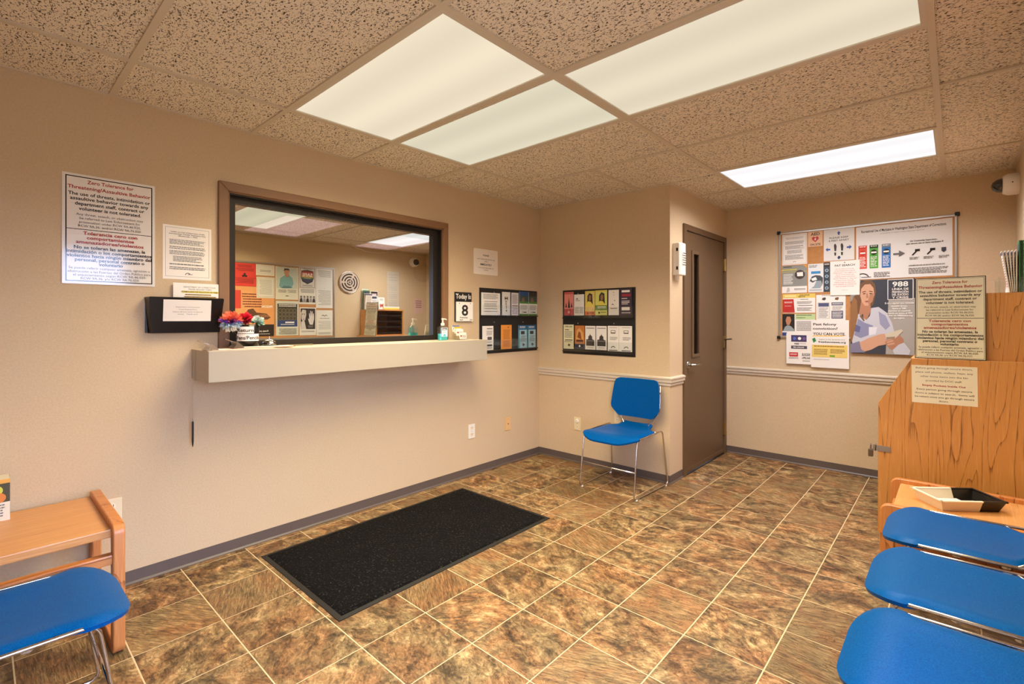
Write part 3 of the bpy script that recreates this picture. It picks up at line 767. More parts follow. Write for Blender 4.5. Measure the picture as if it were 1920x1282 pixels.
sheet('travel_form', 'white travel request form with yellow highlighting standing in the black wall pocket', 'form', (.012, -.125, 1.335), .232, .250, 'L', t=.002, rough=.5, elems=[
    T('DEPARTMENT OF CORRECTIONS', .095, .030, .62), T('TRAVEL REQUEST FORM', .140, .030, .45), ('r', .16, .160, .88, .200, (226, 206, 70)), T('FORMULARIO DE SOLICITUD DE VIAJE', .192, .028, .70, BK, True),
    ('r', .22, .225, .72, .250, (206, 170, 60)), ('b', .22, .228, .72, .255, 1, BK), ('r', .22, .27, .82, .295, (206, 170, 60)), ('b', .2, .273, .82, .30, 1, BK), ('b', .10, .33, .3, .36, 1, GR), ('r', .18, .375, .40, .40, (226, 206, 70)), ('b', .1, .42, .8, .6, 6, GR)])
# calendar
cl = thing('wall_calendar', 'black Today Is tear-off calendar showing the number 8', 'calendar', (0, 1.697, 1.373))
part('back_board', bevelled(box(0, .008, -.090, .090, -.118, .120), .003, 1), M_MATTE, cl)
sheet('calendar_heading', '', '', (.008, 0, .083), .176, .07, 'L', rgb=(24, 22, 22), elems=[T('Today Is', .72, .56, .90, WH, True)], top=False, parent=cl, t=.0005)
pg = sheet('date_pad', '', '', (.008, .008, -.036), .172, .156, 'L', rgb=(242, 238, 230), t=.010, top=False, parent=cl, elems=[T('8', .70, .56, .40, BK, True), T('Wednesday', .84, .075, .50, BK, True, .42), T('April', .955, .075, .20, BK, True, .27), T('2026', .955, .065, .16, BK, True, .88), ('c', .16, .08, .004, BK), ('c', .84, .08, .004, BK)])
# PLEASE notice
sheet('please_notice', 'curled white PLEASE notice taped above the black brochure rack', 'notice', (.0, 1.955, 1.758), .280, .213, 'L', rough=.35, t=.002, rgb=(238, 228, 212), corner=.012, elems=[
    T('PLEASE', .27, .06, .24, BK, True), T('NOTIFY THE FRONT DESK WINDOW WHEN', .42, .045, .74), T('SIGNED IN', .505, .045, .16), T('IMMEDIATELY', .64, .075, .48, BK, True), T('IF YOU HAVE A FEVER OR FEEL SICK', .76, .045, .64), T('TODAY', .84, .045, .2)])
# outlets and blank plate
def outlet(label, loc, face, w_=.070, h_=.115, mat=M_IVORY, duplex=True, plug=False):
    t = thing('wall_outlet', label, 'outlet', loc, FACE[face], 'wall plates')
    part('plate', bevelled(box(-w_/2, w_/2, -h_/2, h_/2, -.001, .006), .0025, 2), mat, t)
    if duplex:
        for s in (-1, 1):
            r = part('socket', lathe([(.0165, .0055), (.0165, .0075)], 18, 'z', (0, s*.026, 0)), plain((238, 224, 194), .4), t)
            part('slot', merge(box(-.008, -.0055, s*.026-.001, s*.026+.009, .0072, .0082), box(.0055, .008, s*.026-.001, s*.026+.009, .0072, .0082), box(-.002, .002, s*.026-.010, s*.026-.006, .0072, .0082)), M_BLACK, r)
        part('screw', lathe([(.003, .0055), (.003, .0072)], 8, 'z'), M_STEEL, t)
        if plug: part('plug_cap', lathe([(.019, .007), (.019, .014), (.012, .018)], 18, 'z', (0, .026, 0)), M_WHITEP, t)
    else:
        part('jack', lathe([(.005, .0055), (.004, .010)], 10, 'z'), M_BRONZE, t)
        for s in (-1, 1): part('screw', lathe([(.003, .0055), (.003, .0072)], 8, 'z', (0, s*.040, 0)), M_STEEL, t)
    return t
outlet('white duplex outlet on the window wall below the counter shelf end', (0, 1.791, .358), 'L', mat=M_WHITEP)
outlet('peach coax jack plate on the window wall near the corner', (0, 2.222, .350), 'L', mat=plain((224, 182, 128), .4), duplex=False)
outlet('ivory outlet with a white plug cap beside the corner chair', (.447, YB, .345), 'F', plug=True)
outlet('ivory outlet half hidden behind the oak side table end frame', (0, -.479, .368), 'L', w_=.078, h_=.122)
outlet('ivory outlet behind the corner chair backrest', (.86, YB, .46), 'F')
# pen on a chain
pn = thing('chained_pen', 'black pen hanging by a thin chain from the counter shelf end', 'pen', (.052, -.166, .62))
part('pen_body', lathe([(.0008, 0), (.0035, .014), (.0048, .03), (.0048, .125), (.003, .132)], 12, 'z'), M_BLACK, pn)
part('chain', tube([(0, 0, .130), (.001, .0, .30), (.0, .003, .4), (.0, .010, .46)], .0011, 6), M_STEEL, pn)
part('clasp', lathe([(.0022, .128), (.003, .14), (.001, .15)], 8, 'z'), M_STEEL, pn)

# ---- brochure racks
def rack(label, loc, face, w_, h_):
    t = thing('brochure_rack', label, 'rack', loc, FACE[face])
    part('back_panel', bevelled(box(-w_/2, w_/2, -h_/2, h_/2, 0, .006), .0025, 2), M_MATTE, t)
    for s in (0, 1):
        yb = -h_/2+.028 if s == 0 else -h_/2+.325
        part('ledge', box(-w_/2+.01, w_/2-.01, yb-.008, yb, .004, .028), M_MATTE, t)
        part('pocket_front', box(-w_/2+.012, w_/2-.012, yb-.008, yb+.090, .0272, .0290), M_GLASS, t)
    for x in (-w_/2+.17, w_/2-.20):
        for y in (h_/2-.035, -.012): part('screw', lathe([(.006, .005), (.004, .009)], 10, 'z', (x, y, 0)), M_STEEL, t)
    return t
rack('black brochure rack on the window wall next to the calendar', (0, 2.248, 1.262), 'L', .742, .556)
rack('black brochure rack on the short wall above the chair rail', (.655, YB, 1.252), 'F', .738, .572)
def brochure(label, face, c, z0, w_, h_, rgb, elems, grp, off=.012, n=1, lean=.05, seed=1):
    for k in range(n):
        o = off+.004*k
        loc = (o, c, z0+h_/2) if face == 'L' else (c+.010*k, YB-o, z0+h_/2)
        if face == 'L': loc = (o, c+.010*k, z0+h_/2)
        sheet('brochure', label, 'brochure', loc, w_, h_, face, rgb=rgb, elems=elems, t=.003, rough=.4, group=grp, seed=seed)
G1 = 'brochures in the rack on the window wall'; G2 = 'brochures in the rack above the chair rail'
zt, zb = 1.310, 1.014
TEAL = (58, 138, 160)
brochure('wide white stapled form, leftmost beside the calendar, in the upper rack row', 'L', 2.000, zt, .222, .190, (238, 234, 226), [('b', .1, .06, .9, .30, 6, GR), ('r', .14, .38, .84, .40, BK), ('b', .14, .46, .84, .66, 5, GR), ('r', .14, .70, .84, .72, BK), ('r', .14, .82, .86, .84, BK)], G1, seed=2)
brochure('white brochure with a vertical MERIT style heading in the upper rack row', 'L', 2.188, zt, .104, .205, (226, 222, 214), [('t', 'M', .5, .32, .10, .34, True, BK), ('o', .30, .20, .70, .35, .002, BK), T('E', .45, .07, .2, BK, True), T('R', .55, .07, .2, BK, True), T('I', .64, .07, .08, BK, True), T('T', .73, .07, .2, BK, True), ('c', .5, .80, .008, BK)], G1)
brochure('pale text-filled brochure in the upper rack row', 'L', 2.301, zt, .092, .203, (222, 216, 214), [('b', .1, .08, .9, .5, 12, GR), ('r', .1, .55, .9, .60, (150, 130, 130)), ('b', .1, .65, .9, .95, 8, GR)], G1, seed=3)
for cx_, lb_ in ((2.422, 'blue and green brochure with a photo at the top of the upper rack row'), (2.548, 'green brochure with a dark photo next to the room corner')):
    brochure(lb_, 'L', cx_, zt, .120, .218, (232, 232, 222), [('r', 0, 0, 1, .20, (34, 76, 128) if cx_ < 2.5 else (52, 46, 42)), ('r', 0, .18, 1, .44, (58, 74, 72)), ('p', [(.2, .44), (.3, .26), (.5, .22), (.62, .44)], (120, 96, 78)), ('r', 0, .42, 1, .50, (70, 130, 52)), ('b', .1, .56, .9, .78, 6, GR), ('a', .3, .86, .010, .003, 0, 360, (40, 60, 40)), ('r', .42, .84, .8, .88, (40, 60, 40)), ('r', 0, .93, 1, 1, (62, 124, 50))], G1, seed=5)
brochure('white text brochure at the lower rack row end over the shelf', 'L', 1.965, zb, .128, .205, (234, 230, 222), [('r', .4, .10, .9, .13, BK), ('b', .36, .2, .92, .40, 7, GR), ('r', .45, .45, .85, .58, (90, 84, 82)), ('b', .36, .64, .92, .72, 3, GR), ('r', .42, .76, .88, .84, (70, 66, 64)), ('b', .4, .87, .9, .96, 3, GR)], G1)
brochure('orange brochure alone in the lower rack row', 'L', 2.190, zb, .134, .212, (232, 150, 62), [('c', .68, .10, .006, BK), ('b', .2, .2, .85, .60, 12, (150, 84, 30)), ('b', .2, .65, .85, .92, 8, (150, 84, 30))], G1)
for cx_ in (2.405, 2.530):
    brochure('teal-blue brochure with a small dark photo in the lower rack row', 'L', cx_, zb, .114, .208, (156, 196, 206), [('r', 0, 0, 1, .20, (30, 104, 150)), ('b', .15, .05, .8, .15, 2, WH), ('r', .28, .26, .72, .40, (48, 52, 56)), ('r', .0, .2, .12, 1, TEAL), ('b', .25, .46, .9, .74, 7, GR), ('p', [(.5, .78), (.8, .86), (.6, .90), (.75, .97), (.45, .88)], (50, 60, 70))], G1)
# rack over the chair rail
brochure('pink and red brochure with dark figures in the upper rack row', 'F', .362, zt, .102, .212, (222, 136, 120), [('r', 0, 0, 1, .10, (196, 92, 84)), ('p', [(.1, .66), (.2, .42), (.3, .66)], BK), ('p', [(.38, .68), (.5, .22), (.64, .68)], BK), ('p', [(.7, .66), (.8, .42), (.9, .66)], BK), ('r', 0, .72, 1, 1, (184, 58, 52)), ('a', .5, .86, .010, .004, 0, 360, WH)], G2)
brochure('plain white form in the upper rack row beside the pink brochure', 'F', .473, zt, .108, .186, (228, 224, 216), [('p', [(.15, .24), (.3, .16), (.45, .24)], GR), ('b', .15, .28, .6, .34, 1, GR), ('b', .1, .6, .5, .92, 6, GR), ('b', .55, .6, .92, .92, 6, GR)], G2)
FACEB = [('r', 0, 0, 1, .06, (206, 190, 90)), ('p', [(.22, .55), (.25, .20), (.45, .08), (.75, .14), (.8, .55)], (52, 46, 40)), ('p', [(.36, .34), (.40, .2), (.55, .16), (.64, .24), (.6, .38), (.46, .42)], (150, 106, 76)), ('p', [(.05, .62), (.3, .42), (.6, .44), (.9, .62)], (220, 204, 84))]
brochure('yellow brochure with a portrait and an orange band in the upper rack row', 'F', .588, zt, .100, .212, (214, 196, 104), FACEB+[('r', 0, .62, 1, .84, (226, 196, 110)), ('r', 0, .84, 1, 1, (214, 112, 54)), ('c', .3, .92, .006, BK), ('b', .45, .89, .9, .95, 1, BK)], G2)
brochure('yellow-green brochure with a portrait, one of a fanned stack', 'F', .695, zt, .104, .214, (206, 206, 110), FACEB+[('r', 0, .60, 1, .80, (108, 138, 56)), ('b', .1, .65, .9, .75, 2, WH), ('c', .25, .90, .009, BK), ('b', .42, .87, .9, .93, 1, BK)], G2, n=3)
brochure('white brochure with faint dots in the upper rack row', 'F', .826, zt, .100, .212, (228, 222, 212), [('c', .5, .10, .004, GR), ('c', .5, .2, .003, GR), ('c', .6, .42, .004, BK), ('p', [(.25, .62), (.4, .54), (.6, .62), (.4, .58)], BK), ('b', .2, .72, .85, .78, 1, BK)], G2)
brochure('dark purple brochure with white boxes at the rack end toward the door', 'F', .936, zt, .108, .218, (52, 42, 62), [('r', .12, .06, .82, .14, WH), ('r', .12, .2, .9, .30, (150, 40, 60)), ('b', .12, .36, .6, .42, 1, WH), ('b', .12, .46, .8, .62, 3, WH), ('r', .12, .70, .82, .82, WH), ('b', .12, .9, .9, .96, 1, WH)], G2, n=2)
brochure('cream leaflet with bold black headings in the lower rack row', 'F', .358, zb-.004, .112, .218, (226, 220, 178), [T('OPEN LINE', .11, .06, .72, BK, True), ('r', .15, .2, .55, .23, BK), ('b', .12, .28, .9, .56, 7, GR), ('r', .15, .62, .9, .65, BK), ('b', .12, .68, .8, .74, 2, GR), ('p', [(.5, .78), (.72, .84), (.56, .88), (.68, .94), (.44, .86)], BK)], G2)
brochure('orange-brown photo brochure with a dark blue foot in the lower rack row', 'F', .480, zb-.002, .104, .208, (190, 118, 56), [('p', [(.1, .6), (.2, .2), (.5, .1), (.85, .3), (.9, .6)], (214, 160, 96)), ('p', [(.25, .5), (.4, .25), (.6, .3), (.7, .6)], (138, 78, 36)), ('r', .15, .60, .85, .70, (96, 46, 24)), ('r', 0, .78, 1, 1, (48, 56, 74)), ('c', .5, .87, .009, WH)], G2)
CAP = [('r', .1, .08, .9, .11, GR), ('p', [(.1, .84), (.1, .58), (.3, .56), (.32, .44), (.44, .40), (.5, .33), (.56, .40), (.68, .44), (.7, .56), (.9, .60), (.9, .84)], (60, 56, 56)), ('r', .1, .62, .9, .64, (150, 146, 142)), ('b', .2, .9, .8, .94, 1, GR)]
for cx_ in (.592, .706): brochure('pale brochure with a grey domed capitol building in the lower rack row', 'F', cx_, zb-.002, .106, .206, (228, 224, 216), CAP, G2)
for cx_, lb_, n_ in ((.822, 'white brochure with a small van drawing beside the capitol brochures', 1), (.930, 'white van-drawing brochure fanned out at the lower rack end toward the door', 3)):
    brochure(lb_, 'F', cx_, zb-.006, .106, .212, (232, 228, 220), [('b', .15, .06, .85, .10, 1, GR), ('r', .28, .18, .7, .30, BK), ('r', .32, .2, .66, .26, WH), ('b', .2, .44, .9, .58, 3, GR), ('a', .5, .90, .022, .006, 20, 170, BK), ('r', .1, .95, .9, .98, BK)], G2, n=n_)

# ---- things on the counter shelf
SZ = 1.1185
cup = thing('pen_cup', 'black cup with a taped Return Pens label on the counter shelf', 'cup', (.088, .078, SZ))
part('cup_body', lathe([(.048, 0), (.056, .004), (.058, .125), (.055, .127), (.053, .12), (.050, .012), (.001, .010)], 28, 'z'), plain((24, 22, 22), .22), cup, smooth=True)
def wrap_label(text, z, a_c, r, h_, wid, parent, mat_bg=True):
    # curved label on the cup
    V, F = [], []; n_ = 12
    for k in range(n_+1):
        a = a_c+(k/n_-.5)*wid/r
        for zz in (z-h_/2, z+h_/2): V.append((r*math.cos(a), r*math.sin(a), zz))
    F = [(2*k, 2*k+2, 2*k+3, 2*k+1) for k in range(n_)]
    lb = part('paper_label', (V, F), plain((238, 226, 218), .5), parent)
    TV, TF, wd = text_geo(text, True); sc = h_*.72; 
    W2 = []
    for x, y in TV:
        a = a_c+((x/wd-.5)*wid*.96)/r; W2.append(((r+.0006)*math.cos(a), (r+.0006)*math.sin(a), z-h_*.28+y*sc))
    part('lettering', (W2, TF), plain(BK, .5, name='ink'), lb)
ac = math.radians(-20)
wrap_label('Return', .098, ac-.15, .0592, .036, .085, cup); wrap_label('Pens/Pencils', .058, ac+.1, .0592, .038, .125, cup)
CUP = Vector((.088, .078)); RIM = SZ+.1285
def fluffy(center, r, cols, n_, seed, thick=.35, org=Vector((0, 0, 0))):
    """ragged feather/petal tuft: list of (verts, faces) by colour"""
    rn = random.Random(seed); out = [([], []) for _ in cols]
    for k in range(n_):
        d = Vector((rn.gauss(0, 1), rn.gauss(0, 1), rn.gauss(0, 1))).normalized()
        s = d.orthogonal().normalized(); s.rotate(Matrix.Rotation(rn.random()*6.28, 3, d)); L_ = r*(.75+.35*rn.random())
        V, F = out[min(len(cols)-1, int((.5+.5*d.z+.25*rn.random()-.1)*len(cols)) if len(cols) > 1 else 0)]
        o = len(V); c = Vector(center)
        wv = r*thick*(.5+rn.random()*.5)
        Q = [c+d*r*.1, c+d*L_*.6+s*wv, c+d*L_, c+d*L_*.6-s*wv]
        if any((org+q).z < RIM and ((org+q).xy-CUP).length < .0625 for q in Q+[(Q[0]+Q[2])/2, (Q[1]+Q[2])/2, (Q[3]+Q[2])/2]): continue
        V += Q; F.append((o, o+1, o+2, o+3))
    return out
def flower_pen(label, base, tip, head, r, cols, stem_rgb, seed, n_=260, thick=.3, over=None):
    t = thing('flower_pen', label, 'pen', base, group='decorated pens in the cup')
    d = Vector(tip)-Vector(base)
    path = [(0, 0, 0), d]
    if over: path = fillet([(0, 0, 0), Vector(over)-Vector(base), d], .02, 5)
    part('pen_shaft', tube(path, .0035, 8), plain(stem_rgb, .4), t)
    for c, vf in zip(cols, fluffy(Vector(head)-Vector(base), r, cols, n_, seed, thick, Vector(base))):
        if vf[0]: part('tuft', vf, plain(c, .7), t)
PB = SZ+.0115
flower_pen('pen topped with a fluffy orange, purple and pale feather pompom', (.088, .058, PB), (.112, -.008, 1.255), (.112, -.010, 1.262), .058, [(236, 226, 206), (186, 214, 226), (126, 60, 176), (240, 110, 80), (244, 128, 92)], (238, 232, 226), 3, 520, .22, over=(.100, .034, 1.258))
flower_pen('pen topped with a red silk rose', (.088, .078, PB), (.098, .062, 1.270), (.098, .062, 1.278), .038, [(150, 12, 34), (216, 26, 52), (232, 40, 66)], (226, 60, 90), 5, 150, .55)
flower_pen('pen topped with a white and green silk flower', (.088, .096, PB), (.104, .118, 1.252), (.104, .122, 1.258), .040, [(34, 84, 44), (170, 206, 190), (226, 236, 226)], (70, 60, 170), 8, 150, .5)
# clipboards with clips
def clipboard(label, cx, cy, rz, L_, W_, rgb, clip, z):
    t = thing('clipboard', label, 'clipboard', (cx, cy, z), (0, 0, rz), 'clipboards on the counter shelf')
    part('board', bevelled(box(-W_/2, W_/2, -L_/2, L_/2, 0, .0035), .001, 1), plain(rgb, .5, var=.08), t)
    part('paper', box(-W_/2+.006, W_/2-.006, -L_/2+.012, L_/2-.008, .0036, .0052), M_PAPER, t)
    cp = part('clip', merge(prism([(-L_/2+.002, .005), (-L_/2+.050, .005), (-L_/2+.040, .016), (-L_/2+.020, .034), (-L_/2+.010, .036), (-L_/2+.014, .020)], -.045, .045, 'yz'), box(-.05, .05, -L_/2+.0, -L_/2+.02, .004, .008)), clip, t)
    part('lever', prism([(-L_/2+.012, .030), (-L_/2+.018, .032), (-L_/2-.028, .052), (-L_/2-.030, .048)], -.012, .012, 'yz'), M_CHROME, cp)
    return t
clipboard('brown clipboard with a bronze clip lying nearest the pen cup', .196, .118, math.radians(-2), .305, .085, (196, 118, 70), plain((128, 112, 88), .3, metal=.8), SZ+.0055)
clipboard('pale clipboard with a bright silver clip at the shelf end', .212, .000, math.radians(-2), .31, .095, (186, 168, 146), M_CHROME, SZ)
# service bell
bl = thing('service_bell', 'chrome service bell on the counter shelf beside the pen cup', 'bell', (.050, .205, SZ))
part('bell_base', lathe([(.040, 0), (.042, .006), (.036, .010)], 24, 'z'), M_BLACK, bl)
part('bell_dome', lathe([(.036, .011), (.036, .016), (.032, .028), (.022, .037), (.008, .041)], 24, 'z'), M_CHROME, bl, smooth=True)
part('button', lathe([(.003, .040), (.003, .052), (.006, .054), (.004, .058)], 12, 'z'), M_CHROME, bl)
st = part('pencil', lathe([(.0008, -.105), (.004, -.09), (.004, .105)], 6, 'y', (0, 0, .004)), plain((120, 110, 80), .5), None, (.060, .345, SZ)); tag(st, 'dull green pencil lying on the counter shelf beside the bell', 'pencil')
# sanitizer
sn = thing('hand_sanitizer', 'clear pump bottle of hand sanitizer on the counter shelf', 'bottle', (.125, 1.392, SZ))
def rrect(a, b, r, n_=4):
    P = []
    for cx_, cy_, a0 in ((a-r, b-r, 0), (-a+r, b-r, 90), (-a+r, -b+r, 180), (a-r, -b+r, 270)):
        for k in range(n_+1): an = math.radians(a0+90*k/n_); P.append((cx_+r*math.cos(an), cy_+r*math.sin(an)))
    return P
def loft(secs):
    V, F = [], []; n_ = len(secs[0][0])
    for P, z in secs: V += [(x, y, z) for x, y in P]
    for i in range(len(secs)-1):
        for k in range(n_): F.append((i*n_+k, i*n_+(k+1) % n_, (i+1)*n_+(k+1) % n_, (i+1)*n_+k))
    F += [tuple(range(n_))[::-1], tuple(range((len(secs)-1)*n_, len(secs)*n_))]
    return V, F
part('gel', loft([(rrect(.019, .036, .012), .003), (rrect(.019, .036, .012), .050)]), plain((70, 190, 196), .2), sn)
part('bottle', loft([(rrect(.020, .038, .013), 0), (rrect(.0215, .040, .013), .004), (rrect(.0215, .040, .013), .094), (rrect(.016, .026, .012), .106), (rrect(.012, .012, .011), .110)]), glass_mat('bottle_plastic', (.90, .97, .98), .10), sn, smooth=False)
sheet('front_label', '', '', (.0222, 0, .062), .056, .066, 'L', rgb=(214, 232, 238), top=False, parent=sn, t=.0004, elems=[('r', .1, .04, .9, .30, (36, 46, 96)), T('PURELL', .26, .15, .66, WH, True), ('b', .2, .4, .8, .6, 3, GR), ('p', [(.2, .95), (.5, .66), (.8, .95)], (70, 180, 200))])
part('pump', merge(lathe([(.014, .110), (.014, .128), (.006, .130), (.005, .150), (.008, .152), (.010, .160), (.006, .164)], 14, 'z'), tube(fillet([(.0, 0, .158), (.0, .026, .158), (.0, .036, .152)], .006), .0045, 8)), M_WHITEP, sn, smooth=False)
# business cards
ch_ = thing('card_holder', 'small stepped card holder with business cards on the counter shelf', 'card holder', (.130, 1.560, SZ), (0, 0, math.radians(12)))
tiers = [(.006, .030, .0045), (-.012, .006, .0305), (-.026, -.012, .0485), (-.042, -.026, .0605)]
part('holder', merge(*[box(a, b, -.055, .055, 0, z) for a, b, z in tiers], box(.030, .033, -.055, .055, 0, .024)), M_GLASS, ch_)
RZ12 = math.radians(12)
for k, (xx, yy, col) in enumerate(((.022, .006, (238, 230, 222)), (-.002, -.002, (238, 234, 228)), (-.017, -.006, (230, 190, 60)), (-.032, -.010, (120, 130, 170)))):
    xc = xx-.0045; zc = tiers[k][2]+.0246
    sheet('business_card', ['white business card standing in the front step of the card holder', 'white card with a red mark in the second step of the card holder', 'yellow-topped card in the third step of the card holder', 'blue-grey card in the rear step of the card holder'][k], 'card', (.130+xc*math.cos(RZ12)-yy*math.sin(RZ12), 1.560+xc*math.sin(RZ12)+yy*math.cos(RZ12), SZ+zc), .088, .050, 'L', rot=(PI/2-.18, 0, PI/2+RZ12), rgb=(236, 230, 222), t=.004, rough=.4, elems=[('r', 0, 0, 1, .25, col), ('r', .1, .4, .35, .62, RD if k < 2 else GR), ('b', .42, .4, .9, .8, 3, GR)], group='business cards on the shelf')

# ================================================================== DOOR SIDE: INTERCOM
ph = thing('wall_intercom', 'white wall handset box with a grille beside the brown door', 'intercom', (XB, 2.762, 1.745))
V_, F_ = [], []
prof_ = [(0, -.058), (.052, -.058), (.066, -.040), (.070, 0), (.062, .045), (.048, .064), (0, .064)]
part('housing', bevelled(([(x, y, -.125) for x, y in prof_]+[(x, y, .125) for x, y in prof_], [tuple(range(7))[::-1], tuple(range(7, 14))]+[(i, (i+1) % 7, (i+1) % 7+7, i+7) for i in range(7)]), .006, 2), M_WHITEP, ph)
gr = part('grille_plate', box(.0695, .0705, -.030, .028, -.055, .055), plain((222, 216, 204), .45), ph)
holes = []
for a in range(4):
    for b in range(6): holes.append(lathe([(.0045, .0698), (.0045, .0722)], 8, 'x', (0, -.022+.014*a+(.007 if b % 2 else 0), -.045+.018*b)))
part('speaker_holes', merge(*holes), plain((60, 54, 48), .6), gr)
part('latch', merge(box(.03, .045, -.060, -.056, .06, .085), box(.03, .045, -.060, -.056, -.085, -.06)), M_BRONZE, ph)
part('cable_tail', box(0, .018, -.014, .014, -.165, -.12), M_WHITEP, ph)

# ================================================================== FAR WALL: NOTICE BOARD
BX0, BX1, BZ0, BZ1 = 1.783, 2.984, 1.112, 2.050
nb = thing('notice_board', 'aluminium framed cork notice board covered with posters', 'notice board', ((BX0+BX1)/2, YF, (BZ0+BZ1)/2), FACE['F'])
bw, bh = (BX1-BX0)/2, (BZ1-BZ0)/2
part('cork', box(-bw+.01, bw-.01, -bh+.01, bh-.01, 0, .012), M_CORK, nb)
for v in (box(-bw, bw, bh-.018, bh, 0, .018), box(-bw, bw, -bh, -bh+.018, 0, .018), box(-bw, -bw+.018, -bh+.018, bh-.018, 0, .018), box(bw-.018, bw, -bh+.018, bh-.018, 0, .018)):
    part('frame_rail', bevelled(v, .003, 1), M_ALU, nb)
for sx in (-1, 1):
    for sy in (-1, 1): part('corner_cap', bevelled(box(sx*bw-.014, sx*bw+.014, sy*bh-.014, sy*bh+.014, 0, .021), .003, 1), M_BLACK, nb)
def poster(name, label, cat, x0, x1, z0, z1, elems, rgb=(236, 230, 222), off=.0125, rough=.4, t=.0012, seed=1):
    return sheet(name, label, cat, ((x0+x1)/2, YF-off, (z0+z1)/2), x1-x0, z1-z0, 'F', rgb=rgb, elems=elems, rough=rough, t=t, seed=seed)
poster('notice_sheet', 'white bordered text notice in the top corner of the notice board, beside the AED sign', 'notice', 1.812, 2.008, 1.757, 2.028, [('o', .04, .03, .96, .97, .0012, GR), T('Update on Cost of Supervision (COS) and', .12, .018, .72, BK, True), T('Interstate Transfer Application Fees', .155, .018, .66, BK, True), ('b', .12, .24, .88, .34, 4, GR), ('b', .12, .38, .88, .50, 4, GR), ('b', .2, .53, .8, .64, 4, GR), ('b', .12, .68, .88, .84, 5, GR), ('a', .5, .93, .012, .003, 20, 170, BK)])
poster('aed_sign', 'tan AED ON SITE sign with a red heart', 'sign', 2.015, 2.125, 1.902, 2.030, [T('AED', .26, .20, .62, BK, True), ('p', [(.5, .72), (.28, .52), (.27, .40), (.36, .34), (.46, .36), (.5, .42), (.54, .36), (.64, .34), (.73, .40), (.72, .52)], (196, 50, 44)), ('p', [(.50, .44), (.42, .54), (.49, .54), (.46, .64), (.58, .50), (.51, .50), (.55, .44)], WH), T('ON SITE', .93, .13, .72, BK, True)], rgb=(226, 182, 142))
SHOE = lambda u: [('p', [(u-.04, .52), (u-.035, .56), (u-.02, .70), (u+.035, .70), (u+.05, .55), (u+.02, .47), (u-.02, .47)], (70, 66, 64)), ('p', [(u-.03, .74), (u+.035, .74), (u+.03, .84), (u-.02, .84)], (70, 66, 64))]
poster('distance_poster', 'crinkled laminated PLEASE KEEP 6 FEET APART poster with shoe prints', 'poster', 2.133, 2.351, 1.768, 2.032, [('p', [(.5, .07), (.44, .14), (.47, .14), (.47, .19), (.53, .19), (.53, .14), (.56, .14)], (60, 96, 170)), T('PLEASE KEEP', .30, .055, .62, GR, True), T('6 FEET APART', .39, .055, .66, GR, True)]+SHOE(.38)+SHOE(.6)+[('p', [(.06, .63), (.14, .57), (.14, .61), (.22, .61), (.22, .66), (.14, .66), (.14, .70)], (60, 96, 170)), ('p', [(.92, .60), (.84, .54), (.84, .58), (.76, .58), (.76, .63), (.84, .63), (.84, .67)], (60, 96, 170)), ('p', [(.5, .97), (.44, .90), (.48, .90), (.48, .86), (.54, .86), (.54, .90), (.58, .90)], (50, 60, 110))], rough=.16, rgb=(226, 224, 220))
def pillar(u, top, icon, col):
    return [('r', u-.048, .36, u+.048, .80, col), ('r', u-.048, .36, u+.048, .42, top), ('b', u-.035, .375, u+.035, .405, 1, WH), ('c', u, .50, .022, icon), ('r', u-.03, .485, u+.03, .515, WH), ('b', u-.036, .58, u+.036, .78, 7, WH)]
poster('marijuana_poster', 'large laminated Recreational Use of Marijuana poster with red, green and blue columns', 'poster', 2.363, 2.957, 1.600, 2.026, [T('Recreational Use of Marijuana in Washington State Department of Corrections', .115, .048, .88, BK, True), T('the possession of marijuana remains illegal under federal law', .165, .016, .46, GR)]+pillar(.075, (206, 66, 56), (196, 60, 50), (214, 90, 76))+pillar(.20, (40, 70, 40), (40, 50, 40), (92, 168, 76))+pillar(.335, (120, 130, 140), (52, 60, 70), (62, 122, 190))+[
    ('p', [(.41, .545), (.47, .545), (.47, .50), (.535, .56), (.47, .62), (.47, .58), (.41, .58)], (110, 106, 104)), T('On Community Supervision,', .36, .028, .27, BK, True, .72), T('you cannot use or have marijuana if:', .405, .028, .37, BK, True, .73),
    ('p', [(.60, .60), (.65, .52), (.665, .53), (.615, .61)], BK), ('r', .635, .50, .685, .54, BK), ('p', [(.75, .60), (.80, .52), (.815, .53), (.765, .61)], BK), ('r', .785, .50, .835, .54, BK), ('p', [(.895, .50), (.94, .50), (.94, .56), (.917, .59), (.895, .56)], (70, 68, 80)),
    ('b', .58, .64, .68, .69, 3, GR), ('b', .72, .64, .82, .69, 3, GR), ('b', .87, .64, .97, .69, 3, GR), T('CANNABIS AND SAFE USE ARE NOT APPROVED BY DOC', .80, .022, .36, BK, True, .75), ('b', .57, .835, .96, .95, 5, GR), ('b', .2, .88, .38, .98, 4, GR), ('a', .075, .99, .045, .006, 20, 160, BK), ('r', .06, .955, .17, .965, GR)], rough=.15, rgb=(228, 226, 224), off=.0135)
poster('map_poster', 'grey and yellow poster with a round state map badge', 'poster', 1.810, 2.007, 1.508, 1.750, [('r', 0, 0, 1, .76, (142, 142, 136)), ('r', 0, .13, .6, .17, (206, 190, 70)), ('r', 0, .22, 1, .235, (206, 190, 70)), ('p', [(.85, 0), (1, 0), (1, .12)], (220, 150, 60)), ('b', .06, .03, .4, .09, 1, BK), ('c', .72, .34, .040, (66, 54, 56)), ('p', [(.60, .26), (.84, .25), (.85, .40), (.62, .40)], WH), ('b', .06, .3, .45, .7, 8, WH), ('p', [(.22, .8), (.3, .8), (.32, .95), (.18, .98)], (190, 186, 180)), ('b', .5, .84, .95, .92, 2, GR)])
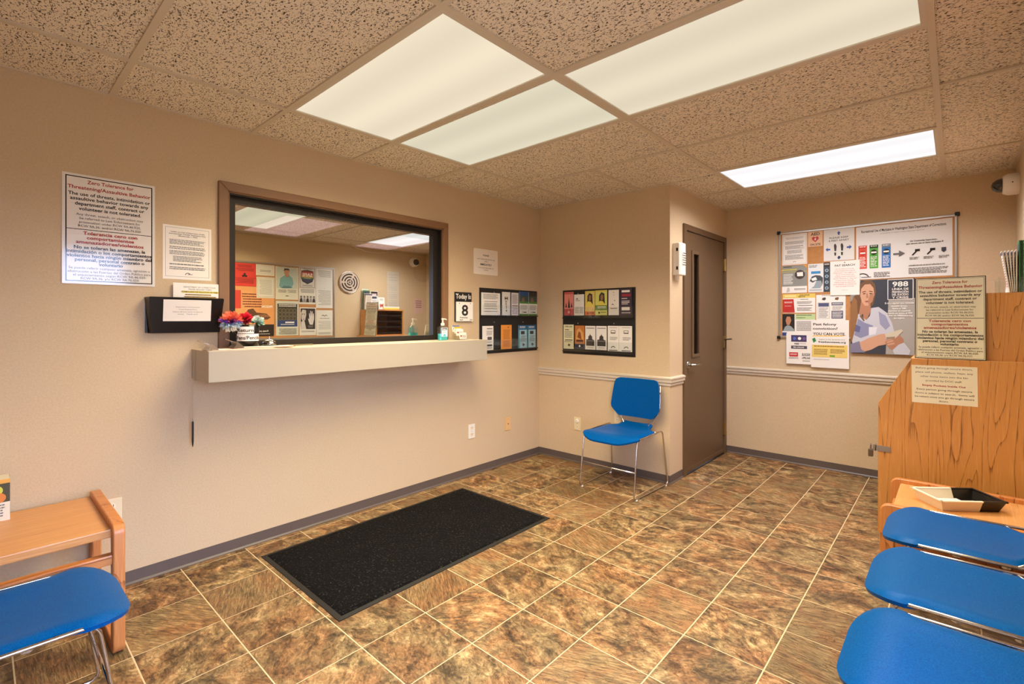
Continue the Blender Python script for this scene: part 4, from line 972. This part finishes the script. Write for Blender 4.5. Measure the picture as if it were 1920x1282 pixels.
poster('workshop_poster', 'pale poster with a cloud-headed profile beside the map poster', 'poster', 2.016, 2.130, 1.508, 1.752, [T('TALLER DE', .08, .04, .55, BK, True, .32), T('ADICCIÓN', .13, .04, .48, BK, True, .3), ('r', .2, .26, .82, .35, (60, 140, 196)), ('p', [(.1, .60), (.25, .44), (.5, .40), (.8, .42), (.98, .50), (.96, .72), (.84, .80), (.8, .62), (.5, .60), (.3, .66)], (70, 76, 84)), ('p', [(.55, .60), (.85, .60), (.95, .74), (.8, .86), (.2, .86), (.4, .78)], (150, 160, 168)), ('p', [(.2, .52), (.5, .46), (.6, .56), (.3, .60)], WH), ('b', .1, .9, .9, .96, 2, GR)], rgb=(222, 224, 222))
poster('icon_strip', 'narrow dark strip of round icons beside the PAT SEARCH sheet', 'poster', 2.133, 2.178, 1.508, 1.758, [('r', 0, 0, 1, .14, (24, 24, 26)), ('b', .1, .04, .9, .1, 2, WH)]+[('c', .5, .27+.2*k, .013, (180, 200, 212)) for k in range(4)]+[('c', .5, .27+.2*k, .008, (60, 90, 110)) for k in range(4)], rgb=(52, 66, 78))
PS = ['For the safety and security', 'of the Department and its', 'employees, I am subject to', 'search of my person and', 'clothing search of pockets', 'search of purse or bag and', 'property search. Items left', 'behind may be searched', 'and seized as evidence', 'must I am subject to arrest']
poster('pat_search_sheet', 'white PAT SEARCH sheet with red text pinned over other papers', 'notice', 2.182, 2.388, 1.476, 1.762, [('c', .5, .05, .004, BK), T('PAT SEARCH', .16, .055, .68, BK, True)]+[T(s, .25+.056*k, .032, .62+.08*(k % 3), (190, 84, 66)) for k, s in enumerate(PS)]+[T('Thank you', .86, .02, .2, GR)], off=.0206)
poster('yellow_header_form', 'white form with a yellow heading and a red block', 'form', 1.816, 2.070, 1.332, 1.498, [('r', 0, 0, 1, .22, (226, 196, 96)), ('r', .06, .05, .42, .16, (238, 222, 150)), T('PLEASE RESPOND', .10, .07, .30, BK, True, .68), T('BELOW', .18, .07, .2, BK, True, .6), ('p', [(0, .27), (.34, .27), (.38, .98), (.0, .98)], (190, 48, 44)), ('b', .05, .4, .3, .5, 2, WH), ('b', .06, .62, .28, .66, 1, WH), ('b', .55, .28, .8, .34, 1, BK), ('b', .45, .40, .9, .55, 3, GR), ('b', .48, .6, .92, .66, 1, BK), ('b', .45, .72, .9, .92, 4, GR)])
poster('two_column_form', 'white two-column sheet with small dog drawings and dark blocks', 'form', 2.077, 2.290, 1.264, 1.484, [('b', .2, .02, .8, .06, 1, BK), ('p', [(.2, .20), (.22, .12), (.32, .10), (.34, .16), (.3, .22)], (70, 60, 56)), ('p', [(.64, .20), (.66, .12), (.76, .10), (.78, .16), (.74, .22)], (120, 86, 60)), ('o', .06, .30, .46, .92, .0015, BK), ('r', .08, .32, .44, .46, (80, 86, 120)), ('b', .1, .5, .42, .9, 9, GR), ('r', .53, .30, .92, .42, (84, 88, 110)), ('r', .53, .62, .92, .92, (84, 88, 110)), ('b', .56, .33, .9, .4, 2, WH), ('b', .56, .46, .9, .6, 3, GR), ('b', .56, .66, .9, .9, 6, WH)])
poster('portrait_form', 'sheet with a small dark portrait and green heading low on the notice board', 'form', 1.813, 2.070, 1.132, 1.322, [('r', 0, 0, .38, .80, (40, 34, 32)), ('p', [(.10, .3), (.14, .12), (.24, .12), (.28, .3), (.22, .52), (.14, .5)], (186, 130, 96)), ('p', [(.02, .8), (.08, .6), (.16, .52), (.26, .56), (.36, .7), (.37, .8)], (150, 160, 160)), ('r', .40, 0, 1, .26, (186, 208, 150)), ('b', .44, .04, .9, .1, 1, BK), ('b', .44, .16, .7, .22, 1, (60, 90, 50)), ('b', .44, .34, .96, .8, 7, GR), ('r', 0, .86, .14, 1, (40, 70, 130))])
poster('crisis_resource_sheet', 'white 988 resource sheet with small coloured badges hanging below the board', 'notice', 1.846, 2.040, .884, 1.150, [('r', .2, .05, .82, .27, (66, 60, 96)), ('c', .34, .16, .013, (90, 110, 190)), ('c', .54, .16, .013, WH), ('c', .72, .16, .013, (120, 90, 150)), T('988', .36, .05, .2, BK, True, .42), ('b', .55, .32, .8, .35, 1, GR), ('r', .2, .40, .84, .50, (76, 74, 82)), T('988 LIFELINE', .47, .04, .44, WH, True), ('r', .12, .62, .48, .76, (196, 48, 50)), ('b', .16, .66, .44, .72, 2, WH), ('b', .1, .79, .5, .84, 2, GR), T('SUICIDE', .72, .08, .32, (60, 60, 66), True, .80), T('LIFELINE', .82, .06, .32, (60, 60, 66), True, .80), ('b', .66, .88, .96, .92, 1, GR)], off=.0185)
poster('vote_poster', 'white Past felony conviction YOU CAN VOTE poster with a yellow panel', 'poster', 2.040, 2.315, .864, 1.268, [T('Past felony', .11, .050, .62, BK, True, .37), T('conviction?', .20, .050, .66, BK, True, .38), ('p', [(.04, .325), (.86, .315), (.88, .335), (.04, .345)], (238, 196, 80)), T('YOU CAN VOTE.', .315, .055, .86, BK, True, .48), ('p', [(.03, .40), (.10, .37), (.14, .44), (.07, .48)], (40, 130, 70)), T('Register to vote. Spread the word.', .415, .024, .68, (90, 110, 80), False, .56), T('freethevotewa.org', .475, .038, .72, BK, True, .56), ('r', .02, .52, .96, .78, (230, 200, 110)), ('b', .08, .54, .88, .58, 1, (150, 100, 30)), ('b', .08, .61, .45, .74, 5, (120, 86, 40)), ('b', .52, .61, .9, .70, 3, (120, 86, 40)), ('r', .5, .73, .64, .765, (110, 160, 60)), ('b', .08, .82, .5, .85, 1, (190, 186, 180))], off=.0200)
# 988 photo poster
def N_(x, y): return ((x-583)/457, (y-545)/525)
def PN(pts, col): return ('p', [N_(*q) for q in pts], col)
SK = (206, 158, 128); SK2 = (178, 126, 98); HR = (112, 80, 54)
big = [('r', 0, 0, 1, 1, (58, 62, 72)), PN([(583, 545), (660, 545), (640, 640), (583, 700)], (150, 148, 142)), PN([(860, 690), (1040, 680), (1040, 1070), (840, 1070)], (168, 162, 154)),
 PN([(655, 570), (690, 547), (738, 548), (764, 575), (772, 630), (752, 720), (700, 770), (650, 780), (632, 900), (604, 980), (583, 1000), (583, 720), (606, 660), (640, 640)], HR),
 PN([(665, 690), (725, 700), (738, 760), (700, 835), (645, 790)], SK2),
 PN([(664, 605), (690, 576), (730, 574), (754, 604), (760, 650), (744, 700), (716, 728), (690, 728), (668, 700), (656, 655)], SK),
 PN([(730, 640), (758, 640), (748, 695), (720, 725), (712, 700)], SK2),
 PN([(672, 628), (698, 622), (698, 627), (673, 633)], (60, 42, 34)), PN([(722, 622), (748, 627), (747, 632), (722, 627)], (60, 42, 34)), PN([(676, 640), (696, 638), (694, 645), (678, 646)], (70, 50, 42)), PN([(724, 638), (745, 641), (743, 646), (725, 645)], (70, 50, 42)),
 PN([(702, 640), (712, 640), (718, 672), (700, 674)], SK2), PN([(690, 694), (722, 692), (712, 703), (698, 704)], (158, 84, 74)),
 PN([(612, 830), (645, 785), (672, 812), (702, 830), (728, 800), (738, 745), (790, 738), (846, 778), (884, 850), (900, 910), (850, 965), (760, 990), (690, 1000), (600, 1020), (590, 940)], (196, 196, 204)),
 PN([(640, 820), (690, 850), (750, 870), (740, 930), (660, 960), (612, 940)], (138, 140, 170)), PN([(790, 770), (840, 800), (872, 870), (840, 900), (800, 860)], (150, 152, 178)), PN([(620, 860), (660, 880), (650, 920), (610, 910)], (98, 100, 140)), PN([(720, 880), (780, 880), (770, 930), (720, 940)], (222, 222, 226)),
 PN([(650, 800), (668, 795), (690, 835), (682, 840)], (120, 92, 74)), PN([(668, 790), (676, 786), (680, 806), (674, 810)], (60, 50, 46)),
 PN([(583, 720), (606, 660), (632, 690), (640, 800), (618, 900), (596, 980), (583, 990)], (146, 104, 66)),
 PN([(583, 1005), (650, 982), (690, 1062), (583, 1068)], (128, 124, 146)),
 PN([(652, 992), (720, 958), (800, 930), (850, 925), (880, 940), (836, 965), (880, 985), (830, 1004), (790, 1012), (740, 1040), (690, 1056), (664, 1040)], SK),
 PN([(836, 985), (880, 950), (930, 930), (962, 960), (966, 1000), (930, 1032), (880, 1036), (850, 1012)], SK2), PN([(850, 962), (884, 952), (890, 962), (852, 974)], SK), PN([(848, 980), (890, 968), (896, 978), (850, 992)], SK), PN([(852, 998), (900, 986), (904, 996), (856, 1008)], SK),
 PN([(930, 1000), (966, 985), (1010, 1040), (1000, 1068), (900, 1068), (890, 1038)], (196, 198, 206)),
 PN([(834, 928), (950, 893), (962, 906), (906, 958), (846, 966)], (206, 196, 172)), PN([(846, 950), (906, 945), (905, 958), (846, 966)], (150, 132, 108)),
 ('o', *N_(853, 548), *N_(1030, 690), .0045, WH)]
def TN(s, x, y, cap, wd, b=True): u, v = N_(x, y); return ('t', s, u, v, cap/525, wd/457, b, WH)
big += [TN('988', 941, 598, 34, 108), TN('LÍNEA DE', 941, 623, 15, 112), TN('PREVENCIÓN', 941, 643, 14, 112), TN('DEL SUICIDIO', 941, 661, 14, 112), TN('Y CRISIS', 941, 681, 14, 112)]
for s, y, wd in (('Si tú o alguien que conoces', 718, 200), ('necesita apoyo,', 738, 112), ('llama al 988', 755, 92), ('(servicio en español)', 772, 150), ('o envía un texto al 988', 788, 176), ('o chat via 988lifeline.org', 804, 180), ('(en inglés).', 822, 76)): big.append(TN(s, 934, y, 11, wd))
poster('crisis_line_poster', 'photo poster of a person holding a phone with 988 Línea de Prevención text', 'poster', 2.325, 2.741, .998, 1.592, big, off=.0185, rgb=(58, 62, 72))

# ================================================================== BOOTH: SIGNS, BROCHURES
ztl = math.radians(5.5)
sign2 = sheet('warning_sign', 'cream Zero Tolerance sign leaning on top of the wooden booth', 'sign', (2.948, 2.672, 1.282), .300, .462, rot=(PI/2-ztl, 0, 0), rgb=(28, 26, 26), t=.004, rough=.3)
sign2.location = (2.948, 2.7125, 1.2805)
sheet('printed_face', '', '', (0, 0, .004), .292, .454, rot=(0, 0, 0), rgb=(226, 222, 198), t=.0006, rough=.35, top=False, parent=sign2, elems=zero_tolerance(.0016))
sheet('pocket_notice', 'laminated Empty Pockets Inside Out notice taped to the wooden booth side', 'notice', (2.924, 2.680, .906), .279, .214, 'F', rot=(PI/2, math.radians(-.6), 0), rgb=(234, 228, 208), t=.0015, rough=.2, elems=[
    T('Before going through secure doors,', .09, .048, .86), T('place cell phone, wallets, keys, any', .20, .048, .87), T('other loose items into the bin', .31, .048, .72), T('provided by DOC staff.', .42, .048, .55), T('Empty Pockets Inside Out', .545, .048, .66, RD, True), T('Every person going through secure', .655, .048, .84), T('doors is subject to search.  Items will', .755, .048, .90), T('be return once you go through secure', .85, .048, .90), T('doors.', .945, .045, .15)])
# acrylic holder and leaflets on the organiser
OZ = 1.0505+.366
hd = thing('leaflet_holder', 'clear acrylic leaflet holder on top of the oak organizer', 'leaflet holder', (3.20, 2.915, OZ))
part('holder', merge(box(-.052, .053, -.175, .175, 0, .003), box(-.052, -.049, -.175, .175, 0, .085), box(.020, .023, -.175, .175, 0, .11), box(.050, .053, -.175, .175, 0, .17), box(-.052, .053, -.175, -.172, 0, .08), box(-.052, .053, .172, .175, 0, .08)), M_GLASS, hd)
def leaf(label, loc, w_, h_, rz, tilt, rgb, elems, t=.006, name='leaflet'):
    o = sheet(name, label, 'leaflet', (0, 0, 0), w_, h_, 'R', rgb=rgb, elems=elems, t=t, rough=.45, group='leaflets on the organizer')
    o.matrix_world = Matrix.Translation(loc) @ Matrix.Rotation(rz, 4, 'Z') @ Matrix.Rotation(tilt, 4, 'Y') @ Matrix.Rotation(-PI/2, 4, 'Z') @ Matrix.Rotation(PI/2, 4, 'X') @ Matrix.Translation((0, h_/2, 0))
    return o
LB = [('r', .1, .05, .9, .22, (60, 66, 84)), ('b', .12, .3, .88, .6, 5, GR), ('r', .2, .66, .8, .86, (120, 150, 160))]
for k in range(5):
    leaf('folded white newsletter with a dark blue edge in the leaflet holder', (3.194+.006*k, 2.805, OZ+.003), .10, .225, 0, math.radians(-8+2.0*k), (232, 226, 214), [('r', 0, .02, 1, .10, (44, 50, 92)), ('b', .1, .16, .9, .9, 12, GR)], .004)
for k in range(3):
    leaf('green-edged leaflet standing behind the newsletters in the holder' if k % 2 == 0 else 'dark green leaflet wedged between two brighter green leaflets', (3.2305+.0068*k, 2.805, OZ+.003), .10, .272, 0, math.radians(0), (54, 120, 66) if k % 2 == 0 else (30, 52, 38), LB[:2], .005)
leaf('white leaflet with a dark framed heading in the leaflet holder', (3.246, 2.935, OZ+.003), .12, .27, 0, math.radians(0), (236, 232, 224), [('r', .05, .03, .95, .42, (44, 40, 46)), ('r', .2, .14, .8, .32, (214, 190, 190)), ('b', .1, .5, .9, .9, 7, GR)])
leaf('white leaflet with a blue band in front of the holder', (3.196, 2.915, OZ+.003), .105, .20, 0, math.radians(6), (232, 234, 236), LB)
leaf('small white leaflet with a red butterfly mark in the holder', (3.196, 3.030, OZ+.003), .105, .18, 0, math.radians(6), (236, 232, 226), [('p', [(.2, .5), (.45, .6), (.5, .5), (.55, .6), (.8, .5), (.7, .85), (.5, .72), (.3, .85)], (186, 60, 44)), ('b', .2, .1, .8, .3, 3, GR)])
leaf('pale green sheet standing at the back of the organizer', (3.262, 2.800, OZ), .10, .30, 0, 0, (206, 214, 196), [('b', .2, .1, .8, .2, 2, GR)], .002)
yl_ = sheet('yellow_pad', 'yellow-edged paper strip lying on the organizer front edge', 'paper', (2.885, 3.005, OZ), .26, .04, 'R', rot=(PI/2, 0, -PI/2), rgb=(222, 200, 90), t=.012, elems=[('r', 0, 0, 1, .4, (240, 236, 226))])
yl_.matrix_world = Matrix.Translation((2.905, 3.000, OZ+.020)) @ Matrix.Rotation(-PI/2, 4, 'Z') @ Matrix.Rotation(PI/2, 4, 'X')
# plastic tray on the low oak table
tr = thing('plastic_tray', 'shallow white tray with one black end on the low oak table', 'tray', (2.981, 2.271, .366), (0, 0, math.radians(38)))
def tray(L0, L1, W_, h_):
    ins, tb = .020, .004
    V = [(L0+(ins if L0 < -.1 else 0), -W_+ins, 0), (L1-(ins if L1 > .1 else 0), -W_+ins, 0), (L1-(ins if L1 > .1 else 0), W_-ins, 0), (L0+(ins if L0 < -.1 else 0), W_-ins, 0), (L0, -W_, h_), (L1, -W_, h_), (L1, W_, h_), (L0, W_, h_)]
    F = [(0, 1, 5, 4), (2, 3, 7, 6), (3, 2, 1, 0)]
    if L1 > .1: F.append((1, 2, 6, 5))
    if L0 < -.1: F.append((3, 0, 4, 7))
    q = [(v[0], v[1]*(.965), v[2]+tb) for v in V]
    rim = [v for v in V[4:]]
    return V+q, F+[tuple(i+8 for i in f[::-1]) for f in F]+[(4, 5, 13, 12), (6, 7, 15, 14)]
part('white_tub', tray(-.145, .040, .095, .052), plain((232, 220, 198), .35), tr)
part('black_end', tray(.040, .145, .095, .052), plain((26, 23, 22), .3), tr)
part('rim', merge(bevelled(box(-.150, .040, -.100, -.088, .048, .056), .002, 1), bevelled(box(-.150, .040, .088, .100, .048, .056), .002, 1), bevelled(box(-.150, -.140, -.100, .100, .048, .056), .002, 1)), plain((236, 228, 208), .35), tr)
part('black_rim', merge(bevelled(box(.040, .150, -.100, -.088, .048, .056), .002, 1), bevelled(box(.040, .150, .088, .100, .048, .056), .002, 1), bevelled(box(.140, .150, -.100, .100, .048, .056), .002, 1)), plain((26, 23, 22), .3), tr)
part('paper_liner', box(-.12, .05, -.072, .072, .006, .010), plain((206, 208, 206), .5), tr)

# carton on the left table
cbx = thing('tissue_carton', 'small white carton with a colourful fruit print on the oak side table', 'carton', (.085, -.880, .470))
part('carton', bevelled(box(-.045, .045, -.070, .070, 0, .165), .0015, 1), plain((226, 218, 196), .5), cbx)
for fc, lc, rt_, ww in (('L', (.0452, 0, .0825), FACE['L'], .14), ('S', (0, .0702, .0825), (PI/2, 0, PI), .09)):
    sheet('printed_side', '', '', lc, ww, .165, 'L', rot=rt_, rgb=(228, 220, 198), t=.0003, top=False, parent=cbx, elems=[('r', 0, 0, 1, .10, (226, 168, 70)), ('r', 0, .1, 1, .55, (70, 66, 40)), ('c', .3, .30, .022, (150, 190, 50)), ('c', .72, .26, .020, (206, 206, 70)), ('c', .78, .44, .020, (214, 128, 50)), ('c', .3, .30, .012, (60, 90, 30)), ('b', .1, .6, .9, .92, 5, GR)])

# ================================================================== SECURITY CAMERA
sc_ = thing('security_camera', 'white dome security camera with black globe mounted high on the side wall', 'camera', (XW, 3.64, 2.168), FACE['R'])
part('housing', lathe([(.068, 0), (.072, .012), (.070, .055), (.058, .078), (.050, .080)], 28, 'z'), M_WHITEP, sc_, smooth=False)
smooth_angle(bpy.data.objects[sc_.children[0].name], 30)
part('globe', lathe([(.048, .074), (.048, .086), (.042, .108), (.028, .126), (.010, .134), (.001, .135)], 24, 'z'), plain((14, 13, 14), .05, coat=1), sc_, smooth=True)
part('screw', merge(lathe([(.004, .04), (.004, .073)], 8, 'x', (0, .0, .035))), M_BRONZE, sc_)

# ================================================================== RIGHT WALL (seen in the one-way glass)
rb = thing('notice_board', 'cork board of reflected posters on the wall behind the chair row', 'notice board', (XW, 1.42, 1.50), FACE['R'])
part('cork', box(-.92, .92, -.47, .47, 0, .010), M_CORK, rb)
for v in (box(-.93, .93, .455, .475, 0, .016), box(-.93, .93, -.475, -.455, 0, .016), box(-.93, -.91, -.455, .455, 0, .016), box(.91, .93, -.455, .455, 0, .016)): part('frame_rail', v, M_ALU, rb)
def rposter(name, label, y0, y1, z0, z1, elems, rgb=(226, 222, 208), off=.0105, seed=1):
    return sheet(name, label, 'poster', (XW-off, (y0+y1)/2, (z0+z1)/2), y1-y0, z1-z0, 'R', rgb=rgb, elems=elems, rough=.5, seed=seed)
rposter('red_notice', 'bright red biohazard text notice seen reflected in the glass', 1.10, 1.352, 1.675, 1.948, [('b', .2, .08, .8, .2, 3, (110, 20, 20)), ('b', .1, .22, .9, .36, 3, (110, 20, 20)), ('p', [(.42, .58), (.5, .44), (.58, .58)], BK), ('c', .44, .56, .014, BK), ('c', .56, .56, .014, BK), ('c', .5, .47, .013, BK), ('r', .0, .64, 1, .66, (140, 30, 30)), ('b', .1, .7, .9, .9, 4, (110, 20, 20))], rgb=(228, 60, 50), off=.0120)
rposter('white_slip', 'white slip above a bordered sheet on the reflected board', 1.352, 1.566, 1.815, 1.948, [('o', .1, .08, .9, .8, .001, GR), ('b', .2, .5, .8, .7, 2, GR)])
rposter('bordered_sheet', 'white sheet with a thin dark border on the reflected board', 1.358, 1.566, 1.540, 1.796, [('o', .06, .05, .94, .95, .002, GR), ('b', .14, .12, .86, .85, 14, (170, 166, 158))], off=.0130)
rposter('gavel_poster', 'orange poster with a brown gavel and a black foot seen reflected', 1.080, 1.560, 1.070, 1.672, [('r', 0, 0, .36, 1, (226, 158, 96)), ('r', .50, .08, 1, 1, (232, 170, 112)), ('r', .78, .08, 1, .44, (222, 70, 58)), ('b', .3, .14, .76, .44, 6, (120, 40, 30)), T('PRISON', .42, .05, .26, WH, True, .17), ('p', [(.08, .62), (.18, .54), (.42, .52), (.50, .44), (.62, .46), (.66, .52), (.60, .60), (.72, .70), (.66, .74), (.52, .64), (.40, .66), (.16, .66)], (96, 60, 36)), ('p', [(.1, .60), (.2, .55), (.4, .56), (.3, .62)], (150, 104, 70)), ('r', 0, .76, 1, 1, (26, 20, 18)), T('Don\'t risk it.', .86, .035, .30, WH, True, .55), T('Keep your good', .91, .035, .42, WH, True, .35), ('b', .1, .95, .6, .97, 1, WH)], rgb=(230, 164, 104), off=.0112)
rposter('sweater_poster', 'pale poster of a seated person in a teal sweater seen reflected', 1.578, 1.860, 1.528, 1.944, [('r', .04, .04, .96, .66, (196, 206, 190)), ('b', .1, .01, .9, .03, 1, BK), ('p', [(.30, .64), (.22, .5), (.26, .34), (.40, .26), (.60, .26), (.80, .36), (.84, .60), (.74, .66), (.5, .66)], (120, 172, 172)), ('p', [(.4, .26), (.5, .34), (.6, .26), (.58, .2), (.44, .2)], (186, 130, 100)), ('p', [(.40, .16), (.44, .08), (.60, .08), (.63, .2), (.56, .28), (.46, .27)], (196, 142, 112)), ('p', [(.39, .14), (.42, .05), (.62, .05), (.64, .14), (.56, .1), (.45, .1)], (60, 44, 36)), ('p', [(.26, .64), (.4, .58), (.66, .58), (.72, .66)], (90, 130, 140)), ('b', .1, .7, .48, .8, 4, GR), ('b', .54, .7, .9, .8, 4, GR), ('p', [(.4, .90), (.5, .87), (.6, .90)], BK)], rgb=(220, 218, 198))
rposter('safe_shield_poster', 'poster of a rainbow shield reading SAFE seen reflected', 1.868, 2.088, 1.684, 1.953, [('o', .06, .03, .94, .97, .004, (50, 46, 44)), ('b', .25, .06, .75, .1, 1, BK), ('p', [(.14, .16), (.3, .13), (.5, .11), (.7, .13), (.86, .16), (.88, .5), (.8, .68), (.5, .80), (.2, .68), (.12, .5)], (28, 26, 26)), ('r', .17, .18, .83, .28, (170, 52, 44)), ('r', .16, .28, .84, .40, (214, 120, 60)), ('r', .16, .40, .84, .48, (206, 176, 80)), ('r', .17, .48, .83, .56, (60, 110, 60)), ('p', [(.19, .56), (.81, .56), (.76, .64), (.5, .74), (.24, .64)], (40, 50, 90)), T('SAFE', .42, .16, .60, WH, True), ('b', .3, .51, .7, .54, 1, WH), ('b', .2, .84, .8, .92, 2, GR)], rgb=(214, 210, 200))
rposter('group_photo_poster', 'leaflet with a black and white group photo seen reflected', 1.868, 2.088, 1.475, 1.682, [('b', .1, .06, .9, .32, 3, (90, 96, 110)), ('r', .02, .46, .98, .88, (206, 204, 198))]+[q for k in range(5) for q in (('p', [(.02+.19*k, .88), (.05+.19*k, .66), (.11+.19*k, .60), (.18+.19*k, .68), (.2+.19*k, .88)], (40, 38, 40) if k % 2 == 0 else (150, 148, 146)), ('c', .11+.19*k, .54, .012, (120, 110, 104)), ('p', [(.06+.19*k, .53), (.11+.19*k, .46), (.16+.19*k, .53), (.11+.19*k, .5)], BK))])
rposter('long_text_sheet', 'tall white text sheet at the end of the reflected board', 2.092, 2.322, 1.428, 1.953, [('b', .12, .04, .88, .22, 6, (150, 146, 140)), ('c', .5, .5, .003, BK), ('b', .12, .55, .88, .94, 10, (160, 156, 150))], rgb=(224, 222, 214))
rposter('chain_poster', 'dark chain-patterned poster with a blue band seen reflected', 1.584, 1.864, 1.072, 1.510, [('r', .06, .08, .94, .56, (62, 60, 46)), ('b', .12, .10, .88, .18, 2, WH)]+[('a', .18+.16*(k % 5), .28+.11*(k//5), .026, .006, 0, 360, (120, 116, 92)) for k in range(15)]+[('r', .06, .56, .94, .74, (32, 66, 118)), ('r', .2, .60, .6, .64, WH), ('b', .2, .67, .8, .71, 1, WH), ('b', .1, .80, .9, .98, 5, GR)], rgb=(208, 210, 196))
rposter('raised_palm_poster', 'black and white poster of a face and a raised palm seen reflected', 1.876, 2.094, 1.068, 1.434, [('r', .06, .04, .94, .78, (40, 38, 38)), ('p', [(.62, .10), (.82, .08), (.92, .2), (.9, .4), (.78, .54), (.66, .44), (.60, .26)], (196, 190, 184)), ('p', [(.6, .78), (.7, .5), (.9, .5), (.94, .78)], (206, 202, 196)), ('p', [(.12, .40), (.14, .22), (.18, .22), (.2, .34), (.22, .14), (.27, .14), (.28, .32), (.32, .12), (.36, .13), (.35, .34), (.41, .20), (.44, .22), (.42, .42), (.50, .40), (.46, .5), (.38, .62), (.2, .62)], (214, 208, 202)), ('p', [(.68, .24), (.74, .22), (.74, .25), (.69, .27)], BK), ('p', [(.8, .22), (.86, .24), (.86, .27), (.8, .25)], BK), ('p', [(.7, .41), (.8, .42), (.75, .45)], (90, 60, 60)), ('b', .2, .66, .5, .74, 2, (150, 146, 142)), ('b', .1, .84, .9, .9, 2, GR)], rgb=(220, 218, 208))
rposter('letter_sheet', 'white letter with a small mountain mark on the reflected board', 2.098, 2.322, 1.106, 1.400, [('p', [(.28, .28), (.42, .2), (.5, .26), (.6, .2), (.74, .28), (.6, .24), (.5, .29), (.42, .24)], BK), ('b', .2, .36, .8, .42, 1, GR), ('b', .12, .5, .88, .9, 8, (170, 166, 160))], rgb=(222, 220, 208), off=.0120)
rposter('folded_slip', 'white folded slip under the letter on the reflected board', 2.100, 2.320, 1.060, 1.16, [('b', .12, .6, .88, .9, 2, GR)], rgb=(216, 214, 202))
# round speaker grille
gl_ = thing('round_speaker', 'round cream wall speaker with ring slots seen reflected in the glass', 'speaker', (XW, 2.565, 1.795), FACE['R'])
part('disc', lathe([(.150, 0), (.152, .008), (.140, .022), (.030, .026)], 40, 'z'), plain((206, 188, 170), .45), gl_)
for r0, r1 in ((.122, .103), (.083, .064), (.044, .027)):
    for q in range(3):
        V, F = [], []
        for k in range(13):
            a = math.radians(q*120+8+104*k/12)
            for r_ in (r0, r1):
                zz = .026+(.022-.026)*(r_-.03)/.11+.0012; V.append((r_*math.cos(a), r_*math.sin(a), zz))
        F = [(2*k, 2*k+2, 2*k+3, 2*k+1) for k in range(12)]
        part('ring_slot', (V, F), plain((26, 22, 20), .8), gl_)
part('centre_knob', lathe([(.018, .024), (.014, .030)], 16, 'z'), plain((120, 108, 96), .5), gl_)
part('chrome_rim', tube([(.151*math.cos(k*PI/20), .151*math.sin(k*PI/20), .010) for k in range(40)], .006, 8, True), M_CHROME, gl_, smooth=True)
# taped sheets, pink note, cable
for k, (z0, z1) in enumerate(((1.80, 2.00), (1.685, 1.795), (1.560, 1.680), (1.445, 1.555))):
    sheet('taped_sheet', ['large blank sheet, top one taped near the corner seen reflected', 'blank strip taped second from top near the corner seen reflected', 'blank strip taped third from top near the corner seen reflected', 'blank strip taped lowest near the corner seen reflected'][k], 'paper', (XW, 3.280, (z0+z1)/2), .205, z1-z0, 'R', rgb=(206, 198, 182), elems=[('b', .1, .2, .9, .8, 3, (190, 182, 168))], t=.001)
sheet('pink_note', 'pinkish handwritten note by the far corner seen reflected', 'note', (XW, 3.74, 1.49), .17, .225, 'R', rgb=(214, 178, 164), elems=[('b', .12, .12, .8, .7, 4, (130, 80, 80))], t=.001)
cb = thing('loose_cable', 'thin white cable sagging along the ceiling edge seen reflected', 'cable', (XW-.006, 2.95, 2.29))
part('wire', tube([(0, -.33+.66*k/22, .018-.055*math.sin(PI*k/22)+.006*math.sin(k*1.7)) for k in range(23)], .004, 6), M_WHITEP, cb, smooth=True)
# office clock behind the glass
ck = thing('wall_clock', 'dark rimmed round clock on the office wall behind the one-way glass', 'clock', (-3.80, 4.10, 2.07), FACE['L'])
part('rim', lathe([(.17, 0), (.17, .03), (.15, .04), (.148, .02)], 32, 'z'), M_BLACK, ck)
part('dial', lathe([(.148, .012), (.146, .016)], 32, 'z'), M_WHITEP, ck)
part('hands', merge(box(-.005, .005, 0, .10, .018, .020), box(0, .07, -.005, .005, .018, .020)), M_BLACK, ck)
